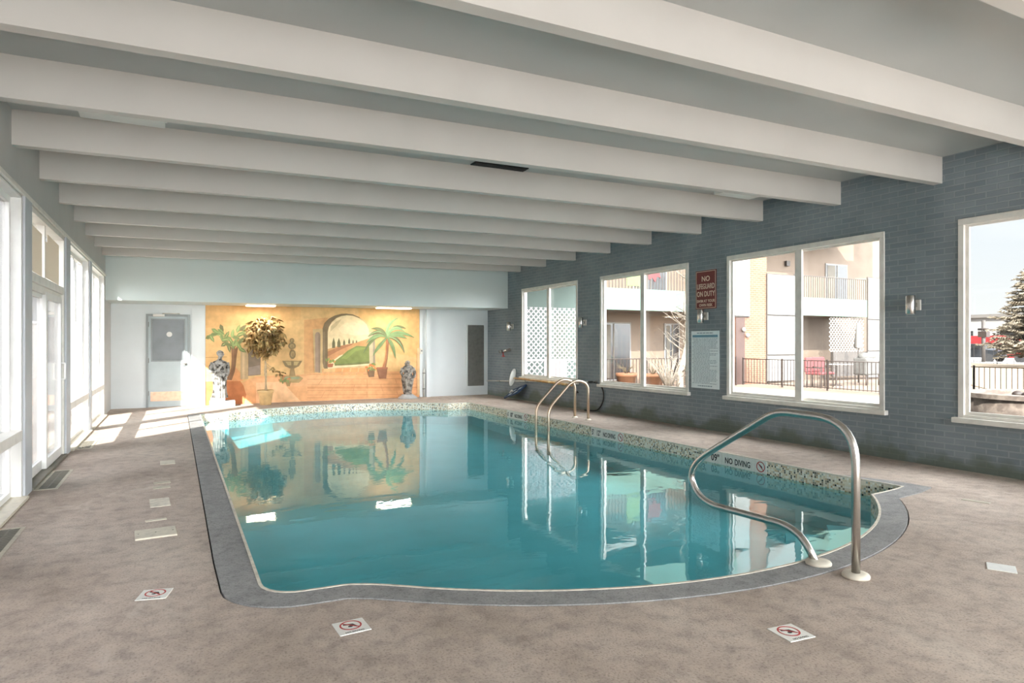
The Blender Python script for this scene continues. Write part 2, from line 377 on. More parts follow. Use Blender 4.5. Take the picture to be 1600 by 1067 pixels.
MURAL = [
 ('E2C498',[(0.592,2.189),(2.614,2.244),(2.614,1.914),(0.592,1.71)]),
 ('E9C998',[(3.969,2.218),(5.525,2.258),(5.525,0.984),(4.446,1.233),(3.969,1.625)]),
 ('DEB68C',[(2.686,1.915),(3.233,1.986),(3.128,0.673),(2.686,0.652)]),
 ('C9A878',[(0.588,1.063),(1.025,1.072),(1.025,1.054),(0.588,1.048)]),
 ('C9A878',[(0.909,0.782),(1.119,0.778),(1.119,0.763),(0.909,0.766)]),
 ('E6BC98',[(0.592,0.513),(1.362,0.492),(1.632,0.616),(2.614,0.639),(3.054,0.69),(5.525,0.658),(5.525,-0.322),(0.592,-0.092)]),
 ('EBC4A4',[(1.497,0.561),(2.614,0.594),(3.128,0.643),(3.969,0.625),(3.658,0.384),(1.632,0.354)]),
 ('CB7F45',[(0.588,0.524),(1.284,0.544),(1.367,0.414),(1.426,0.206),(1.379,0.002),(0.588,-0.002)]),
 ('EAB890',[(1.213,0.827),(1.307,0.697),(1.355,0.517),(1.025,0.525)]),
 ('D8A47C',[(2.759,0.349),(5.525,0.266),(5.525,0.217),(2.759,0.304)]),
 ('F0D4BA',[(1.632,0.471),(2.186,0.485),(2.614,-0.066),(1.632,-0.083)]),
 ('D09C74',[(2.759,0.641),(5.456,0.601),(5.456,0.589),(2.759,0.63)]),
 ('D09C74',[(2.759,0.528),(5.456,0.479),(5.456,0.467),(2.759,0.517)]),
 ('D09C74',[(2.759,0.399),(5.456,0.34),(5.456,0.328),(2.759,0.389)]),
 ('D09C74',[(2.759,0.265),(5.456,0.195),(5.456,0.183),(2.759,0.254)]),
 ('D09C74',[(2.759,0.158),(5.456,0.078),(5.456,0.067),(2.759,0.147)]),
 ('D09C74',[(2.759,0.091),(5.456,0.006),(5.456,-0.006),(2.759,0.08)]),
 ('D09C74',[(3.1,0.52),(3.114,0.519),(3.021,0.392),(3.008,0.392)]),
 ('D09C74',[(3.639,0.498),(3.653,0.498),(3.571,0.376),(3.557,0.377)]),
 ('D09C74',[(4.168,0.493),(4.182,0.493),(4.196,0.246),(4.182,0.247)]),
 ('D09C74',[(4.888,0.476),(4.903,0.475),(4.932,0.366),(4.918,0.366)]),
 ('D09C74',[(3.86,0.354),(3.874,0.354),(3.846,0.202),(3.832,0.202)]),
 ('D09C74',[(4.51,0.349),(4.524,0.349),(4.582,0.177),(4.567,0.178)]),
 ('D09C74',[(3.395,0.368),(3.408,0.367),(3.3,0.22),(3.287,0.221)]),
 ('D09C74',[(5.185,0.474),(5.2,0.474),(5.26,0.328),(5.245,0.328)]),
 ('D09C74',[(3.154,0.225),(3.167,0.225),(3.087,0.078),(3.074,0.079)]),
 ('D09C74',[(4.168,0.191),(4.182,0.191),(4.182,0.051),(4.168,0.051)]),
 ('D09C74',[(4.918,0.166),(4.932,0.166),(4.992,0.02),(4.977,0.021)]),
 ('EDBE92',[(3.074,0.65),(3.212,0.653),(3.201,0.61),(3.053,0.608)]),
 ('EDBE92',[(3.244,0.647),(3.384,0.649),(3.373,0.606),(3.223,0.604)]),
 ('EDBE92',[(3.416,0.643),(3.557,0.646),(3.546,0.602),(3.395,0.6)]),
 ('EDBE92',[(3.59,0.64),(3.733,0.642),(3.722,0.598),(3.568,0.596)]),
 ('EDBE92',[(3.766,0.636),(3.91,0.639),(3.899,0.594),(3.744,0.592)]),
 ('EDBE92',[(3.943,0.632),(4.089,0.635),(4.077,0.59),(3.921,0.588)]),
 ('E9B584',[(3.422,0.791),(3.571,0.794),(3.557,0.679),(3.395,0.671)]),
 ('E9B584',[(3.612,0.788),(3.763,0.791),(3.749,0.675),(3.585,0.667)]),
 ('E9B584',[(3.804,0.785),(3.957,0.788),(3.943,0.671),(3.777,0.663)]),
 ('E9B584',[(3.999,0.781),(4.153,0.785),(4.139,0.667),(3.971,0.66)]),
 ('C9BCA6',[(1.303,1.262),(1.455,1.261),(1.465,0.565),(1.303,0.556)]),
 ('DDD0BA',[(1.343,1.236),(1.391,1.236),(1.391,0.567),(1.343,0.563)]),
 ('5E5D68',[(1.465,1.236),(1.728,1.235),(1.728,0.65),(1.465,0.63)]),
 ('8E8F9C',[(1.474,0.823),(1.716,0.871),(1.716,0.663),(1.474,0.637)]),
 ('7B4534',[(1.114,1.242),(1.253,1.262),(1.224,1.07),(1.208,0.878),(1.184,0.726),(1.123,0.543),(1.002,0.551),(1.083,0.702),(1.114,0.829),(1.123,1.033)]),
 ('92604A',[(1.142,1.237),(1.184,1.242),(1.161,0.93),(1.137,0.777),(1.072,0.555),(1.039,0.555),(1.107,0.727),(1.137,0.905)]),
 ('6B4A34',[(1.134,1.227),(1.15,1.246),(0.794,1.591)]),
 ('6B4A34',[(1.155,1.242),(1.176,1.231),(1.355,1.698)]),
 ('6B4A34',[(1.203,1.244),(1.222,1.229),(1.45,1.622)]),
 ('6B4A34',[(1.131,1.257),(1.153,1.267),(0.978,1.694)]),
 ('4E8C58',[(0.578,1.473),(0.645,1.455),(0.705,1.489),(0.758,1.547),(0.684,1.553),(0.618,1.535)]),
 ('2F5A3A',[(0.595,1.48),(0.641,1.491),(0.691,1.513),(0.741,1.54),(0.688,1.524),(0.636,1.505)]),
 ('78AE78',[(0.71,1.689),(0.741,1.62),(0.803,1.591),(0.877,1.584),(0.834,1.651),(0.78,1.695)]),
 ('B5D2A0',[(0.726,1.679),(0.763,1.647),(0.811,1.619),(0.861,1.594),(0.817,1.629),(0.77,1.66)]),
 ('3C6B45',[(0.887,1.793),(0.87,1.718),(0.901,1.652),(0.954,1.594),(0.96,1.676),(0.944,1.749)]),
 ('2F5A3A',[(0.893,1.774),(0.903,1.723),(0.923,1.667),(0.947,1.613),(0.934,1.672),(0.916,1.729)]),
 ('5F9C66',[(0.672,1.569),(0.667,1.492),(0.708,1.433),(0.768,1.386),(0.762,1.467),(0.735,1.535)]),
 ('B5D2A0',[(0.681,1.551),(0.699,1.503),(0.727,1.452),(0.759,1.403),(0.737,1.458),(0.711,1.511)]),
 ('8DBE8A',[(0.756,1.597),(0.806,1.544),(0.874,1.54),(0.947,1.561),(0.885,1.608),(0.82,1.628)]),
 ('2F5A3A',[(0.774,1.593),(0.819,1.577),(0.873,1.569),(0.928,1.565),(0.875,1.581),(0.821,1.592)]),
 ('4E8C58',[(0.976,1.462),(1.04,1.496),(1.067,1.566),(1.074,1.648),(1.012,1.6),(0.971,1.539)]),
 ('B5D2A0',[(0.985,1.48),(1.015,1.521),(1.042,1.574),(1.065,1.63),(1.032,1.581),(1.003,1.529)]),
 ('78AE78',[(0.902,1.588),(0.879,1.516),(0.904,1.446),(0.953,1.383),(0.965,1.464),(0.955,1.538)]),
 ('2F5A3A',[(0.907,1.569),(0.912,1.517),(0.928,1.459),(0.948,1.403),(0.939,1.463),(0.926,1.521)]),
 ('3C6B45',[(0.903,1.298),(0.974,1.299),(1.025,1.349),(1.063,1.421),(0.989,1.406),(0.928,1.37)]),
 ('B5D2A0',[(0.918,1.31),(0.961,1.333),(1.006,1.369),(1.048,1.409),(0.999,1.379),(0.953,1.346)]),
 ('5F9C66',[(1.125,1.439),(1.096,1.368),(1.116,1.296),(1.159,1.228),(1.179,1.308),(1.175,1.384)]),
 ('2F5A3A',[(1.128,1.419),(1.13,1.367),(1.141,1.307),(1.156,1.248),(1.152,1.309),(1.143,1.369)]),
 ('8DBE8A',[(1.162,1.311),(1.234,1.305),(1.29,1.35),(1.334,1.418),(1.258,1.411),(1.194,1.381)]),
 ('B5D2A0',[(1.179,1.321),(1.224,1.34),(1.272,1.372),(1.318,1.408),(1.266,1.383),(1.217,1.354)]),
 ('4E8C58',[(1.248,1.346),(1.317,1.368),(1.356,1.431),(1.376,1.511),(1.307,1.476),(1.256,1.423)]),
 ('2F5A3A',[(1.26,1.362),(1.297,1.397),(1.332,1.445),(1.364,1.496),(1.323,1.453),(1.286,1.407)]),
 ('78AE78',[(1.226,1.596),(1.284,1.642),(1.3,1.716),(1.294,1.799),(1.24,1.739),(1.209,1.671)]),
 ('B5D2A0',[(1.232,1.615),(1.256,1.662),(1.274,1.72),(1.287,1.78),(1.263,1.724),(1.242,1.667)]),
 ('3C6B45',[(1.283,1.649),(1.355,1.658),(1.404,1.714),(1.436,1.79),(1.362,1.767),(1.303,1.724)]),
 ('2F5A3A',[(1.298,1.662),(1.339,1.69),(1.382,1.731),(1.422,1.776),(1.375,1.741),(1.33,1.702)]),
 ('5F9C66',[(1.039,1.528),(1.04,1.451),(1.086,1.395),(1.152,1.353),(1.138,1.434),(1.105,1.501)]),
 ('B5D2A0',[(1.049,1.511),(1.071,1.465),(1.104,1.416),(1.141,1.37),(1.113,1.423),(1.083,1.473)]),
 ('8DBE8A',[(1.257,1.601),(1.309,1.547),(1.379,1.543),(1.454,1.565),(1.39,1.612),(1.323,1.633)]),
 ('2F5A3A',[(1.275,1.597),(1.322,1.581),(1.378,1.572),(1.435,1.568),(1.38,1.585),(1.324,1.596)]),
 ('4E8C58',[(1.257,1.27),(1.288,1.2),(1.353,1.169),(1.43,1.161),(1.385,1.229),(1.329,1.275)]),
 ('B5D2A0',[(1.273,1.259),(1.311,1.226),(1.361,1.197),(1.413,1.171),(1.367,1.208),(1.319,1.24)]),
 ('78AE78',[(1.336,1.627),(1.407,1.615),(1.468,1.656),(1.518,1.72),(1.44,1.719),(1.373,1.694)]),
 ('2F5A3A',[(1.353,1.636),(1.4,1.651),(1.451,1.679),(1.5,1.711),(1.446,1.69),(1.394,1.665)]),
 ('3C6B45',[(1.055,1.368),(1.026,1.297),(1.045,1.225),(1.089,1.157),(1.108,1.237),(1.104,1.312)]),
 ('B5D2A0',[(1.058,1.348),(1.059,1.295),(1.07,1.236),(1.086,1.177),(1.081,1.238),(1.073,1.298)]),
 ('5F9C66',[(1.12,1.528),(1.162,1.466),(1.23,1.449),(1.306,1.456),(1.252,1.514),(1.189,1.548)]),
 ('2F5A3A',[(1.137,1.522),(1.18,1.497),(1.233,1.478),(1.288,1.463),(1.237,1.489),(1.185,1.511)]),
 ('8DBE8A',[(1.125,1.488),(1.175,1.544),(1.179,1.62),(1.159,1.7),(1.116,1.631),(1.096,1.559)]),
 ('B5D2A0',[(1.128,1.508),(1.143,1.559),(1.152,1.619),(1.156,1.68),(1.141,1.621),(1.13,1.561)]),
 ('4E8C58',[(0.968,1.375),(1.01,1.313),(1.077,1.295),(1.153,1.302),(1.099,1.36),(1.037,1.394)]),
 ('2F5A3A',[(0.986,1.368),(1.028,1.343),(1.08,1.324),(1.135,1.309),(1.084,1.336),(1.033,1.358)]),
 ('78AE78',[(1.234,1.381),(1.229,1.303),(1.271,1.242),(1.333,1.194),(1.327,1.277),(1.299,1.347)]),
 ('B5D2A0',[(1.243,1.363),(1.261,1.314),(1.291,1.262),(1.324,1.212),(1.301,1.268),(1.274,1.322)]),
 ('3C6B45',[(1.35,1.588),(1.37,1.513),(1.429,1.471),(1.504,1.45),(1.471,1.525),(1.422,1.58)]),
 ('2F5A3A',[(1.364,1.575),(1.397,1.535),(1.442,1.497),(1.489,1.463),(1.449,1.507),(1.406,1.547)]),
 ('5F9C66',[(0.906,1.434),(0.97,1.403),(1.036,1.425),(1.098,1.472),(1.025,1.493),(0.956,1.488)]),
 ('B5D2A0',[(0.924,1.438),(0.972,1.44),(1.026,1.452),(1.08,1.468),(1.024,1.464),(0.969,1.455)]),
 ('8DBE8A',[(1.14,1.297),(1.204,1.331),(1.232,1.401),(1.239,1.483),(1.176,1.435),(1.135,1.374)]),
 ('2F5A3A',[(1.149,1.315),(1.179,1.356),(1.206,1.409),(1.229,1.465),(1.196,1.416),(1.167,1.364)]),
 ('4E8C58',[(1.214,1.532),(1.284,1.514),(1.347,1.548),(1.401,1.607),(1.324,1.614),(1.256,1.595)]),
 ('B5D2A0',[(1.232,1.539),(1.279,1.55),(1.332,1.573),(1.383,1.6),(1.328,1.585),(1.275,1.565)]),
 ('78AE78',[(0.835,1.685),(0.854,1.611),(0.911,1.571),(0.983,1.55),(0.951,1.624),(0.904,1.678)]),
 ('2F5A3A',[(0.849,1.672),(0.88,1.634),(0.923,1.596),(0.969,1.563),(0.93,1.606),(0.889,1.645)]),
 ('3C6B45',[(1.294,1.413),(1.362,1.388),(1.428,1.416),(1.488,1.47),(1.411,1.484),(1.341,1.473)]),
 ('B5D2A0',[(1.312,1.419),(1.361,1.425),(1.416,1.443),(1.469,1.465),(1.413,1.454),(1.357,1.44)]),
 ('5F9C66',[(0.676,1.547),(0.739,1.516),(0.804,1.538),(0.866,1.585),(0.794,1.605),(0.726,1.6)]),
 ('2F5A3A',[(0.694,1.55),(0.741,1.552),(0.795,1.565),(0.848,1.581),(0.793,1.576),(0.739,1.567)]),
 ('B4A582',[(2.148,0.575),(2.211,0.468),(2.566,0.445),(2.664,0.549),(2.566,0.613),(2.261,0.62)]),
 ('8FB0A0',[(2.223,0.586),(2.592,0.578),(2.566,0.533),(2.261,0.54)]),
 ('9A8A68',[(2.383,0.808),(2.459,0.807),(2.49,0.607),(2.352,0.61)]),
 ('7F745A',[(2.198,0.964),(2.644,0.959),(2.566,0.832),(2.464,0.785),(2.362,0.787),(2.261,0.836)]),
 ('C0B490',[(2.261,0.947),(2.579,0.944),(2.52,0.854),(2.324,0.857)]),
 ('7F745A',[(2.393,0.941),(2.454,0.94),(2.444,0.786),(2.403,0.786)]),
 ('7F745A',[(2.497,1.112),(2.484,1.047),(2.448,1.006),(2.404,1.007),(2.368,1.048),(2.355,1.113),(2.368,1.179),(2.404,1.219),(2.448,1.219),(2.484,1.178)]),
 ('B4A582',[(2.469,1.112),(2.46,1.073),(2.439,1.049),(2.413,1.049),(2.391,1.074),(2.383,1.113),(2.391,1.152),(2.413,1.177),(2.439,1.176),(2.46,1.152)]),
 ('9A8A68',[(2.455,1.102),(2.451,1.072),(2.44,1.054),(2.427,1.054),(2.416,1.073),(2.412,1.102),(2.416,1.132),(2.427,1.15),(2.44,1.15),(2.451,1.132)]),
 ('7F745A',[(2.5,1.307),(2.483,1.26),(2.44,1.231),(2.386,1.231),(2.343,1.26),(2.327,1.307),(2.343,1.353),(2.386,1.382),(2.44,1.382),(2.483,1.354)]),
 ('B4A582',[(2.465,1.307),(2.455,1.279),(2.429,1.261),(2.397,1.261),(2.371,1.279),(2.361,1.307),(2.371,1.335),(2.397,1.352),(2.429,1.352),(2.455,1.335)]),
 ('9A8A68',[(2.447,1.296),(2.442,1.275),(2.429,1.262),(2.413,1.262),(2.4,1.275),(2.395,1.296),(2.4,1.317),(2.413,1.33),(2.429,1.33),(2.442,1.317)]),
 ('7F745A',[(2.464,1.432),(2.454,1.397),(2.429,1.376),(2.397,1.376),(2.372,1.397),(2.362,1.431),(2.372,1.466),(2.397,1.487),(2.429,1.487),(2.454,1.466)]),
 ('B4A582',[(2.444,1.432),(2.438,1.411),(2.423,1.398),(2.404,1.398),(2.388,1.411),(2.383,1.431),(2.388,1.452),(2.404,1.465),(2.423,1.465),(2.438,1.452)]),
 ('9A8A68',[(2.436,1.421),(2.433,1.405),(2.425,1.396),(2.416,1.396),(2.408,1.405),(2.405,1.421),(2.408,1.436),(2.416,1.446),(2.425,1.446),(2.433,1.436)]),
 ('A08A60',[(2.266,0.493),(2.393,0.489),(2.362,0.371),(2.299,0.373)]),
 ('5A8A50',[(2.183,0.589),(2.173,0.547),(2.193,0.511),(2.227,0.481),(2.23,0.527),(2.219,0.567)]),
 ('7BA060',[(2.238,0.537),(2.266,0.503),(2.305,0.499),(2.347,0.51),(2.313,0.54),(2.276,0.554)]),
 ('C98A60',[(2.114,0.545),(2.118,0.502),(2.148,0.475),(2.189,0.459),(2.177,0.503),(2.154,0.537)]),
 ('5A8A50',[(2.199,0.54),(2.177,0.503),(2.186,0.463),(2.209,0.424),(2.226,0.466),(2.227,0.507)]),
 ('7BA060',[(2.372,0.592),(2.335,0.572),(2.323,0.534),(2.325,0.488),(2.36,0.515),(2.381,0.549)]),
 ('C98A60',[(2.235,0.547),(2.194,0.558),(2.161,0.538),(2.134,0.503),(2.177,0.499),(2.214,0.51)]),
 ('5A8A50',[(2.302,0.559),(2.263,0.544),(2.247,0.507),(2.245,0.461),(2.282,0.484),(2.306,0.516)]),
 ('7BA060',[(2.179,0.566),(2.146,0.541),(2.14,0.501),(2.148,0.456),(2.178,0.488),(2.194,0.525)]),
 ('C98A60',[(2.27,0.619),(2.23,0.629),(2.197,0.609),(2.17,0.573),(2.213,0.57),(2.25,0.581)]),
 ('5A8A50',[(2.313,0.533),(2.272,0.546),(2.238,0.527),(2.21,0.493),(2.253,0.487),(2.291,0.496)]),
 ('7BA060',[(2.301,0.543),(2.288,0.502),(2.305,0.465),(2.337,0.432),(2.343,0.477),(2.336,0.518)]),
 ('C98A60',[(2.394,0.554),(2.356,0.574),(2.319,0.562),(2.285,0.533),(2.327,0.52),(2.367,0.522)]),
 ('CDBB9C',[(2.884,1.702),(3.095,1.718),(3.095,0.661),(2.916,0.678)]),
 ('9C8C92',[(2.932,1.568),(2.953,1.622),(2.995,1.641),(3.037,1.623),(3.058,1.569),(3.053,0.675),(2.937,0.691)]),
 ('83767E',[(3.011,1.622),(3.058,1.569),(3.053,0.675),(3.016,0.676)]),
 ('D8C7A8',[(3.087,0.769),(3.087,1.636),(3.108,1.718),(3.154,1.854),(3.247,1.951),(3.395,2.036),(3.557,2.08),(3.68,2.088),(3.832,2.07),(3.971,2.011),(4.111,1.93),(4.21,1.837),(4.27,1.731),(4.366,1.648),(4.366,0.775)]),
 ('EFE6D0',[(3.228,0.767),(3.228,1.665),(3.26,1.761),(3.327,1.871),(3.435,1.968),(3.557,2.02),(3.68,2.044),(3.818,2.036),(3.957,1.989),(4.083,1.91),(4.168,1.828),(4.224,1.702),(4.238,0.834)]),
 ('F7EFDC',[(3.476,1.722),(3.639,1.862),(3.887,1.879),(4.168,1.786),(4.224,1.59),(3.887,1.56),(3.557,1.613)]),
 ('D9CFB8',[(3.287,1.638),(3.476,1.832),(3.557,1.957),(3.422,1.886),(3.3,1.775)]),
 ('5E5348',[(3.108,1.718),(3.154,1.854),(3.247,1.951),(3.395,2.036),(3.557,2.08),(3.68,2.088),(3.832,2.07),(3.985,2.006),(4.013,1.973),(3.832,2.042),(3.68,2.05),(3.557,2.031),(3.435,1.979),(3.327,1.884),(3.255,1.76),(3.228,1.638),(3.228,0.767),(3.148,0.768),(3.108,0.905)]),
 ('7B6E66',[(3.108,1.637),(3.167,1.651),(3.167,0.795),(3.127,0.796)]),
 ('D9B184',[(3.228,1.23),(3.449,1.297),(3.887,1.38),(4.224,1.492),(4.233,1.254),(3.228,1.012)]),
 ('B97F5C',[(3.228,1.175),(3.557,1.311),(3.846,1.372),(3.639,1.173),(3.381,0.983),(3.228,0.876)]),
 ('D9A884',[(3.228,1.053),(3.557,1.228),(3.818,1.338),(3.639,1.173),(3.368,0.969),(3.228,0.903)]),
 ('6E9A4C',[(3.373,0.928),(3.557,1.064),(3.694,1.187),(3.915,1.31),(4.233,1.288),(4.238,0.876),(3.832,0.845),(3.395,0.832)]),
 ('86AE5C',[(3.557,1.009),(3.722,1.159),(3.943,1.277),(4.196,1.254),(3.887,1.172),(3.667,0.98)]),
 ('557F40',[(3.395,0.868),(3.832,0.895),(4.238,0.932),(4.238,0.873),(3.832,0.845),(3.395,0.832)]),
 ('3E5E44',[(3.33,1.256),(3.334,1.385),(3.368,1.513),(3.402,1.385),(3.405,1.256)]),
 ('3E5E44',[(3.451,1.278),(3.455,1.39),(3.492,1.503),(3.529,1.39),(3.533,1.278)]),
 ('3E5E44',[(3.59,1.325),(3.593,1.397),(3.617,1.47),(3.642,1.398),(3.645,1.325)]),
 ('3E5E44',[(3.713,1.36),(3.716,1.432),(3.738,1.504),(3.76,1.432),(3.763,1.36)]),
 ('3E5E44',[(3.815,1.371),(3.817,1.417),(3.832,1.463),(3.847,1.417),(3.849,1.372)]),
 ('3E5E44',[(3.899,1.383),(3.9,1.419),(3.915,1.455),(3.93,1.419),(3.932,1.383)]),
 ('CFCABC',[(4.218,1.646),(4.366,1.648),(4.383,0.817),(4.238,0.82)]),
 ('9FA0A0',[(4.315,1.647),(4.366,1.648),(4.383,0.817),(4.326,0.818)]),
 ('B9724C',[(4.654,1.466),(4.73,1.466),(4.718,1.253),(4.695,0.997),(4.654,0.771),(4.553,0.772),(4.625,0.941),(4.654,1.168)]),
 ('8C5238',[(4.695,1.466),(4.73,1.466),(4.718,1.253),(4.695,0.997),(4.654,0.771),(4.614,0.771),(4.666,0.998)]),
 ('3E8A62',[(4.679,1.53),(4.579,1.586),(4.48,1.599),(4.387,1.573),(4.306,1.514),(4.236,1.433),(4.177,1.338),(4.126,1.235),(4.08,1.13),(4.089,1.126),(4.16,1.217),(4.231,1.305),(4.301,1.385),(4.367,1.45),(4.429,1.497),(4.49,1.526),(4.565,1.535),(4.665,1.508)]),
 ('2F6B50',[(4.676,1.524),(4.575,1.573),(4.482,1.581),(4.397,1.554),(4.321,1.498),(4.252,1.421),(4.191,1.33),(4.134,1.231),(4.082,1.129),(4.084,1.128),(4.143,1.226),(4.204,1.322),(4.269,1.409),(4.336,1.482),(4.408,1.535),(4.485,1.563),(4.572,1.56),(4.672,1.519)]),
 ('6BB088',[(4.68,1.529),(4.617,1.576),(4.545,1.603),(4.467,1.609),(4.39,1.593),(4.317,1.558),(4.252,1.507),(4.196,1.443),(4.151,1.368),(4.159,1.363),(4.225,1.417),(4.292,1.459),(4.357,1.488),(4.418,1.509),(4.476,1.523),(4.534,1.531),(4.596,1.528),(4.664,1.509)]),
 ('55A078',[(4.676,1.524),(4.612,1.564),(4.542,1.585),(4.469,1.587),(4.397,1.572),(4.327,1.541),(4.262,1.495),(4.203,1.436),(4.153,1.367),(4.155,1.365),(4.21,1.43),(4.272,1.483),(4.337,1.523),(4.404,1.551),(4.472,1.566),(4.539,1.567),(4.606,1.552),(4.672,1.519)]),
 ('2F6B50',[(4.682,1.527),(4.623,1.61),(4.557,1.664),(4.484,1.69),(4.411,1.689),(4.343,1.668),(4.284,1.631),(4.234,1.586),(4.194,1.536),(4.2,1.53),(4.258,1.556),(4.317,1.578),(4.373,1.593),(4.424,1.602),(4.472,1.604),(4.523,1.597),(4.587,1.571),(4.66,1.513)]),
 ('8CC8A4',[(4.676,1.524),(4.614,1.6),(4.549,1.647),(4.481,1.668),(4.414,1.668),(4.351,1.649),(4.292,1.618),(4.24,1.578),(4.195,1.535),(4.197,1.533),(4.246,1.571),(4.301,1.605),(4.358,1.631),(4.418,1.646),(4.478,1.647),(4.54,1.63),(4.605,1.59),(4.671,1.52)]),
 ('55A078',[(4.669,1.529),(4.611,1.486),(4.554,1.44),(4.5,1.39),(4.451,1.334),(4.407,1.272),(4.371,1.205),(4.342,1.134),(4.321,1.058),(4.33,1.055),(4.377,1.117),(4.426,1.173),(4.475,1.226),(4.522,1.278),(4.566,1.332),(4.608,1.389),(4.648,1.449),(4.687,1.51)]),
 ('3E8A62',[(4.673,1.524),(4.62,1.477),(4.568,1.427),(4.517,1.375),(4.469,1.32),(4.424,1.261),(4.385,1.197),(4.351,1.13),(4.323,1.057),(4.325,1.057),(4.359,1.125),(4.398,1.189),(4.441,1.249),(4.486,1.306),(4.533,1.361),(4.581,1.415),(4.63,1.468),(4.678,1.52)]),
 ('8CC8A4',[(4.683,1.523),(4.691,1.599),(4.709,1.669),(4.734,1.732),(4.765,1.792),(4.803,1.85),(4.848,1.905),(4.901,1.958),(4.964,2.008),(4.959,2.016),(4.878,1.989),(4.804,1.951),(4.738,1.9),(4.687,1.837),(4.651,1.764),(4.635,1.684),(4.637,1.602),(4.657,1.521)]),
 ('6BB088',[(4.677,1.523),(4.678,1.6),(4.69,1.673),(4.713,1.74),(4.745,1.804),(4.787,1.862),(4.837,1.916),(4.896,1.966),(4.962,2.01),(4.961,2.012),(4.89,1.974),(4.826,1.928),(4.771,1.875),(4.726,1.815),(4.692,1.748),(4.672,1.677),(4.664,1.601),(4.67,1.522)]),
 ('3E8A62',[(4.682,1.519),(4.739,1.595),(4.796,1.654),(4.852,1.697),(4.907,1.727),(4.963,1.746),(5.023,1.755),(5.088,1.753),(5.16,1.738),(5.164,1.747),(5.099,1.791),(5.027,1.819),(4.95,1.826),(4.871,1.809),(4.8,1.767),(4.74,1.704),(4.694,1.624),(4.659,1.53)]),
 ('2F6B50',[(4.677,1.522),(4.728,1.602),(4.782,1.666),(4.839,1.714),(4.898,1.747),(4.96,1.766),(5.024,1.771),(5.091,1.762),(5.161,1.74),(5.162,1.742),(5.094,1.772),(5.025,1.787),(4.956,1.786),(4.889,1.768),(4.826,1.732),(4.768,1.679),(4.716,1.61),(4.671,1.525)]),
 ('6BB088',[(4.68,1.516),(4.763,1.556),(4.845,1.58),(4.926,1.59),(5.009,1.59),(5.095,1.582),(5.185,1.566),(5.28,1.543),(5.379,1.514),(5.383,1.523),(5.295,1.58),(5.205,1.628),(5.111,1.662),(5.015,1.68),(4.918,1.677),(4.825,1.651),(4.739,1.603),(4.664,1.536)]),
 ('55A078',[(4.676,1.521),(4.757,1.568),(4.84,1.598),(4.924,1.612),(5.01,1.612),(5.099,1.602),(5.19,1.581),(5.284,1.552),(5.38,1.517),(5.381,1.519),(5.288,1.562),(5.195,1.597),(5.103,1.622),(5.012,1.635),(4.922,1.633),(4.835,1.615),(4.751,1.58),(4.672,1.526)]),
 ('2F6B50',[(4.675,1.514),(4.749,1.504),(4.814,1.482),(4.871,1.45),(4.925,1.409),(4.977,1.357),(5.028,1.292),(5.076,1.214),(5.122,1.121),(5.132,1.124),(5.114,1.229),(5.086,1.323),(5.044,1.406),(4.988,1.475),(4.919,1.524),(4.839,1.552),(4.756,1.556),(4.674,1.54)]),
 ('8CC8A4',[(4.675,1.52),(4.751,1.517),(4.82,1.499),(4.883,1.469),(4.941,1.426),(4.994,1.369),(5.042,1.3),(5.086,1.218),(5.124,1.122),(5.127,1.123),(5.095,1.221),(5.057,1.308),(5.011,1.382),(4.957,1.442),(4.895,1.487),(4.826,1.517),(4.752,1.53),(4.674,1.527)]),
 ('55A078',[(4.668,1.518),(4.694,1.463),(4.72,1.407),(4.746,1.348),(4.773,1.286),(4.802,1.22),(4.831,1.15),(4.861,1.075),(4.891,0.995),(4.901,0.997),(4.9,1.085),(4.894,1.168),(4.881,1.247),(4.858,1.32),(4.827,1.385),(4.787,1.443),(4.74,1.492),(4.689,1.533)]),
 ('3E8A62',[(4.673,1.521),(4.706,1.47),(4.737,1.416),(4.766,1.357),(4.795,1.294),(4.821,1.227),(4.847,1.155),(4.871,1.078),(4.893,0.995),(4.896,0.996),(4.881,1.08),(4.863,1.159),(4.841,1.234),(4.816,1.303),(4.787,1.366),(4.754,1.425),(4.717,1.478),(4.678,1.525)]),
 ('8CC8A4',[(4.683,1.52),(4.722,1.587),(4.767,1.637),(4.815,1.672),(4.867,1.695),(4.923,1.707),(4.984,1.709),(5.051,1.696),(5.123,1.666),(5.129,1.674),(5.069,1.731),(4.998,1.771),(4.919,1.789),(4.839,1.78),(4.767,1.744),(4.711,1.686),(4.674,1.612),(4.658,1.528)]),
 ('6BB088',[(4.677,1.522),(4.71,1.593),(4.753,1.649),(4.803,1.69),(4.86,1.716),(4.922,1.728),(4.987,1.724),(5.056,1.705),(5.125,1.668),(5.126,1.67),(5.06,1.714),(4.991,1.74),(4.921,1.748),(4.853,1.737),(4.791,1.708),(4.739,1.661),(4.698,1.599),(4.671,1.524)]),
 ('3E8A62',[(4.683,1.526),(4.658,1.603),(4.624,1.667),(4.579,1.716),(4.525,1.75),(4.466,1.767),(4.404,1.768),(4.342,1.756),(4.28,1.734),(4.282,1.725),(4.347,1.718),(4.402,1.705),(4.447,1.688),(4.486,1.67),(4.524,1.648),(4.565,1.62),(4.611,1.578),(4.658,1.517)]),
 ('2F6B50',[(4.677,1.523),(4.646,1.596),(4.609,1.655),(4.565,1.699),(4.516,1.73),(4.461,1.747),(4.403,1.752),(4.343,1.747),(4.281,1.732),(4.281,1.73),(4.344,1.737),(4.403,1.736),(4.457,1.727),(4.506,1.71),(4.551,1.682),(4.594,1.643),(4.634,1.59),(4.671,1.521)]),
